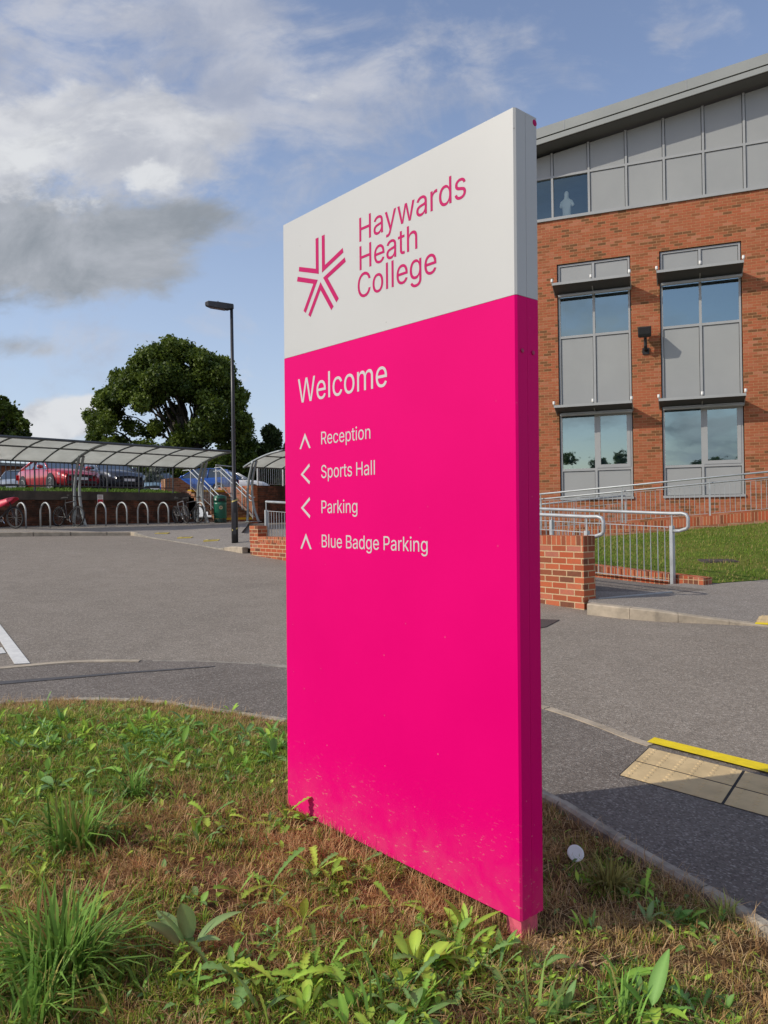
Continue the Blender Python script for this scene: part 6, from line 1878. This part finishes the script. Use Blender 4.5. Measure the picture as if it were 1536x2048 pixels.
    for sg in (-1, 1):
        MB().prism([(e - .02, sg * .46, z1 - .08), (e + .005, sg * .46, z1 + .01), (e - .06, sg * .62, z1 + .05), (e2[0] - .18, sg * .815, z1 + .09), (e2[0] - .10, sg * .815, z1 - .02)], (.012, sg * .03, 0.012)).build('headlight', M['head'], root, local=True)
        MB().lathe([(.0001, -.11), (.06, -.10), (.085, 0), (.06, .10), (.0001, .11)], (xd - .28, sg * 1.0, zd + .08), 10, axis='y').build('wing_mirror', col, root, local=True, smooth=True)
        b0 = st_[0]
        MB().prism([(b0[0] - .01, sg * .50, b0[3] - .20), (b0[0] - .01, sg * .50, b0[3] - .02), (b0[0] + .12, sg * .84, b0[3] + .02), (b0[0] + .10, sg * .86, b0[3] - .22)], (-.03, sg * .02, 0)).build('tail_light', M['tail'], root, local=True)
    MB().aabb(e - .03, e + .015, -.40, .40, z1 - .13, z1 - .02).build('grille', M['black'], root, local=True)
    MB().aabb(e - .10, e + .004, -.60, .60, z0 + .01, z0 + .13).build('bumper_intake', M['black'], root, local=True)
    MB().aabb(e + .012, e + .03, -.26, .26, z0 + .16, z0 + .27).build('number_plate', M['plate_w'], root, local=True)
    MB().aabb(st_[0][0] - .02, st_[0][0] + .02, -.26, .26, .50, .61).build('number_plate', M['plate_y'], root, local=True)
    MB().aabb(-2.0, 1.95, -.74, .74, .14, .30).build('underbody', M['black'], root, local=True)
    return root
AZT = math.degrees(math.atan2(TD.x, TD.y))
def cpz(x, y):
    t = (Vector((x, y, 0)) - PO1).dot(TD)
    return ZC - .02 + 1.2 * max(0, (TWALL - 4.2 - t)) / (far + TWALL - 4.2)
def park(label, px, d, az, col, shape, front=True):
    f = at(px, 1000, d)
    c = f - azv(az) * (2.2 if front else 0)
    return car(label, Vector((c.x, c.y, cpz(c.x, c.y))), az, col, shape)
park('bright red saloon car parked nose to the railing', 163, 30.6, AZT + 4, M['car_red'], SAL)
park('dark grey car parked nose to the railing right of the red one', 263, 32.6, AZT + 2, M['car_grey'], HAT)
park('silver car behind the railing at the left frame edge', 22, 40.5, AZT + 35, M['car_silver'], HAT)
park('blue hatchback seen from behind at the top of the steps', 401, 43.0, AZT + 178 - 36, M['car_blue'], HAT, False)
park('white car behind the landing railings', 468, 46.0, AZT - 40, M['car_white'], HAT, False)
park('pale blue car far back, right of the dark grey one', 318, 47.0, AZT + 40, paint('pale_blue_car_paint', (.20, .30, .38), .3), HAT, False)

# far red brick block behind the cars
fbk = thing('far_building', 'low red brick building with a dark doorway far behind the parked cars', 'building', at(110, 960, 66))
b0 = at(-120, 1000, 62); b1 = at(190, 1000, 74)
bd_ = b1 - b0; bd_.z = 0
MB().box(Vector((b0.x, b0.y, 1.0)), bd_, Vector((-bd_.y, bd_.x, 0)).normalized() * 8, UP * 5.2).build('wall', M['brick'], fbk)
MB().box(Vector((b0.x, b0.y, 6.21)) + Vector((bd_.y, -bd_.x, 0)).normalized() * .3, bd_, Vector((-bd_.y, bd_.x, 0)).normalized() * 9, UP * .25).build('roof', M['panel_dark'], fbk)
o = Vector((b0.x, b0.y, 1.0)) + bd_.normalized() * 2.2 + Vector((bd_.y, -bd_.x, 0)).normalized() * .03
MB().box(o, bd_.normalized() * 2.9, Vector((-bd_.y, bd_.x, 0)).normalized() * .05, UP * 4.2).build('doorway', M['black'], fbk)

# ------------------------------------------------------------------ trees
M['oak'] = foliage('oak_foliage', (.028, .055, .008), (.175, .235, .032), .34)
M['conifer'] = foliage('conifer_foliage', (.022, .04, .01), (.085, .125, .03), .28)
M['whiteleaf'] = foliage('pale_shrub_leaves', (.05, .07, .03), (.55, .58, .52), .3)
def leaf_cloud(cents, n, size, seed, flat=.5, squash=.85):
    r = np.random.default_rng(seed)
    cents = np.array(cents)
    wts = cents[:, 3] ** 2; wts /= wts.sum()
    ix = r.choice(len(cents), n, p=wts)
    d = r.normal(0, 1, (n, 3)); d /= np.linalg.norm(d, axis=1)[:, None]
    rad = cents[ix, 3] * (r.uniform(.25, 1.0, n) ** .45) * r.uniform(.85, 1.12, n) * np.where(r.uniform(0, 1, n) < .10, r.uniform(1.1, 1.5, n), 1)
    P = cents[ix, :3] + d * rad[:, None] * np.array((1, 1, squash))
    nr = d * flat + r.normal(0, .6, (n, 3)) + np.array((0, 0, .25)); nr /= np.linalg.norm(nr, axis=1)[:, None]
    t = np.cross(nr, r.normal(0, 1, (n, 3))); t /= np.linalg.norm(t, axis=1)[:, None] + 1e-9
    b = np.cross(nr, t)
    s_ = size * r.uniform(.55, 1.35, n)[:, None]
    V = np.stack([P - t * s_ * .5, P + b * s_ * .34 + nr * s_ * .1, P + t * s_ * .55, P - b * s_ * .34 + nr * s_ * .08], 1)
    Q = np.arange(n * 4).reshape(n, 4)
    tone = np.clip(r.uniform(.1, .75, n) + r.uniform(-.25, .25, len(cents))[ix], 0, 1)
    C = np.repeat(tone[:, None], 4, 1)[:, :, None].repeat(3, 2)
    return V.reshape(-1, 3), Q, C.reshape(-1, 3)
def limb(mb, a, b, r0, r1, rr, n=5, sag=.1):
    a, b = Vector(a), Vector(b); L = (b - a).length
    P = []
    for i in range(n + 1):
        t = i / n
        w_ = math.sin(math.pi * t) * L * sag
        P.append(a.lerp(b, t) + Vector((rr.uniform(-1, 1) * w_, rr.uniform(-1, 1) * w_, rr.uniform(-.3, 1) * w_)))
    mb.tube(P, [lerp(r0, r1, i / n) for i in range(n + 1)], 7)
    return P
def tree(name, label, cat, base, cents, trunk_r, fork, nleaf, lsize, mat, seed, limbs=True, group=None, flat=.5, squash=.85, kind=None):
    rr = random.Random(seed)
    base = Vector(base)
    root = thing(name, label, cat, base, 0, group)
    mb = MB()
    if limbs:
        P = limb(mb, base - UP * .4, base + UP * fork, trunk_r, trunk_r * .75, rr, 4, .03)
        top_ = P[-1]
        order = sorted(cents, key=lambda c: -c[3])
        for c in order[:46]:
            q = Vector(c[:3])
            st_ = base + UP * lerp(fork * .55, fork * 1.5, rr.random()) if rr.random() < .5 else top_
            mid = st_.lerp(q, .5) + UP * (q - st_).length * .10
            r0 = trunk_r * rr.uniform(.22, .42)
            limb(mb, st_, mid, r0, r0 * .6, rr, 4, .08); limb(mb, mid, q, r0 * .6, r0 * .12, rr, 4, .10)
            for _ in range(2):
                e = q + Vector((rr.uniform(-1, 1), rr.uniform(-1, 1), rr.uniform(-.5, 1))) * c[3] * .8
                limb(mb, mid.lerp(q, .6), e, r0 * .25, r0 * .06, rr, 3, .1)
    else:
        mb.tube([base - UP * .3, base + UP * fork], [trunk_r, trunk_r * .4], 8)
    mb.build('trunk', M['bark'], root, smooth=True, uv=False)
    V, Q, C = leaf_cloud(cents, nleaf, lsize, seed, flat, squash)
    fastmesh('crown', V - np.array(base), Q, mat, C, parent=root)
    return root
# the big oak behind the car park: crown outline measured against the sky
D = 62.0
ob = at(385, 1000, D); ob.z = 1.9
def oakpt(px, py, dd=0): return at(px, py, D + dd)
OUT = [(252, 758, 22), (232, 788, 22), (275, 728, 22), (322, 712, 20), (440, 738, 22), (464, 770, 20), (476, 800, 16), (214, 800, 18), (300, 780, 40), (350, 760, 42), (405, 760, 32), (345, 712, 30), (300, 730, 26), (395, 715, 26), (262, 760, 26), (430, 745, 24), (330, 760, 40), (390, 775, 40), (285, 795, 34), (240, 790, 20), (452, 790, 22), (425, 810, 34), (225, 825, 26), (205, 800, 13), (345, 830, 38),
       (200, 855, 24), (255, 850, 30), (300, 865, 30), (470, 835, 20), (485, 862, 17), (495, 845, 10), (440, 860, 30), (395, 870, 36), (345, 890, 30), (290, 905, 24), (235, 890, 22), (200, 885, 15), (183, 838, 12), (490, 895, 18), (460, 910, 28), (420, 930, 34), (370, 935, 30), (480, 940, 22), (445, 955, 26), (320, 940, 22), (500, 925, 10), (415, 790, 18), (272, 745, 12), (365, 698, 12), (320, 705, 12), (408, 722, 12)]
r = random.Random(5)
cents = []
for px, py, rp2 in OUT:
    thin_ = 238 < px < 346 and 812 < py < 892
    R_ = rp2 * D / FPX * (.62 if thin_ else 1)
    p = oakpt(px, py, r.uniform(-1.5, 1.5)); cents.append((p.x, p.y, p.z, R_ * .92))
    # depth behind and in front so the crown is a full dome
    u_ = (px - 345) / 165; v_ = (py - 870) / 180
    hdp = 6.0 * math.sqrt(max(.03, 1 - u_ * u_ * .9 - min(1, v_ * v_) * .8))
    for k in range(1 if thin_ else 3):
        p = oakpt(px + r.uniform(-14, 14), py + r.uniform(-12, 12), r.uniform(-hdp, hdp)); cents.append((p.x, p.y, p.z, R_ * r.uniform(.55, .85)))
for k in range(150):                        # fill the dome with smaller sprays
    px, py, rp2 = OUT[r.randrange(len(OUT))]
    a = r.uniform(0, 6.28); q = r.uniform(.3, 1.0) * rp2
    if 238 < px + q * math.cos(a) < 346 and 812 < py + q * math.sin(a) < 888 and r.random() < .8: continue
    u_ = (px - 345) / 165; v_ = (py - 870) / 180
    hdp = 6.0 * math.sqrt(max(.03, 1 - u_ * u_ * .9 - min(1, v_ * v_) * .8))
    p = oakpt(px + q * math.cos(a), py + q * math.sin(a), r.uniform(-hdp, hdp * .4)); cents.append((p.x, p.y, p.z, r.uniform(.45, .85)))
tree('oak_tree', 'large broad dark green oak tree behind the cycle shelter', 'tree', ob, cents, .55, 3.2, 135000, .25, M['oak'], 3, flat=.25, squash=.95)
# tree at the left frame edge
D2 = 58
cents = []
for px, py, rp2 in ((-40, 840, 50), (-10, 825, 26), (15, 818, 16), (30, 830, 14), (20, 850, 24), (45, 848, 13), (52, 868, 10), (35, 875, 18), (0, 870, 30), (-90, 850, 50), (-60, 800, 40), (30, 895, 20), (-30, 890, 34), (5, 800, 10)):
    p = at(px, py, D2 + r.uniform(-2, 2)); cents.append((p.x, p.y, p.z, rp2 * D2 / FPX))
b = at(-50, 1000, D2); b.z = 1.9
tree('deciduous_tree', 'round green tree cut off by the left frame edge', 'tree', b, cents, .3, 2.0, 15000, .30, M['oak'], 9)
# dark trees between the oak and the sign
for i, (px, top_, wd, D3, lb) in enumerate(((546, 846, 44, 66, 'dark upright tree showing just left of the pink sign'), (600, 835, 46, 70, 'dark tree mostly hidden behind the pink sign'))):
    cents = []
    for k in range(70):
        t = r.random(); py = lerp(top_ + 8, 985, t ** .8)
        ww = wd * (.25 + .75 * min(1, t * 1.6)); q = px + r.uniform(-1, 1) * ww
        p = at(q, py, D3 + r.uniform(-1.2, 1.2)); cents.append((p.x, p.y, p.z, r.uniform(8, 14) * D3 / FPX))
    b = at(px, 1000, D3); b.z = 1.9
    tree('evergreen_tree', lb, 'tree', b, cents, .18, 4.5, 16000, .26, M['conifer'], 20 + i, limbs=False, group='dark trees beside the sign')
# undergrowth under the oak
cents = []
for k in range(130):
    p = at(r.uniform(190, 1080), r.uniform(925, 985), r.uniform(68, 78)); cents.append((p.x, p.y, p.z, r.uniform(.7, 1.4)))
V, Q, C = leaf_cloud(cents, 30000, .36, 44)
o = fastmesh('hedge', V, Q, M['conifer'], C); tag(o, 'dark hedge under and behind the oak tree', 'hedge')
# pale flowering shrub beside the grey car
cents = []
for px, py, rp2 in ((300, 925, 10), (312, 940, 12), (298, 955, 12), (318, 958, 10), (308, 972, 12), (326, 935, 7)):
    p = at(px, py, 46 + r.uniform(-.5, .5)); cents.append((p.x, p.y, p.z, rp2 * 46 / FPX))
b = at(308, 985, 46); b.z = 2.4
tree('shrub', 'pale silvery leaved shrub beside the dark grey car', 'shrub', b, cents, .05, .6, 1500, .2, M['whiteleaf'], 50, limbs=False)
# trees across the road behind the camera that the windows mirror
for i, (u, z, dist, lb) in enumerate(((-.75, 2.9, 52, 'tree across the road mirrored in the ground floor left bay'), (2.15, 2.75, 60, 'tree across the road mirrored in the ground floor right bay'))):
    hit = fb(u, -.08, z); d = (hit - CP).normalized(); dr = d - FN * 2 * d.dot(FN)
    q = hit + dr * (dist + 20)
    cents = []
    for k in range(26):
        cents.append((q.x + r.gauss(0, 2.2), q.y + r.gauss(0, 2.2), q.z - 1.6 + r.uniform(-3.2, 2.0) , r.uniform(.8, 1.5)))
    cents = [c for c in cents if c[2] > .8]
    tree('roadside_tree', lb, 'tree', (q.x, q.y, float(gz(q.x, q.y))), cents, .3, 2.5, 7000, .4, M['oak'], 70 + i, limbs=False, group='trees behind the photographer')
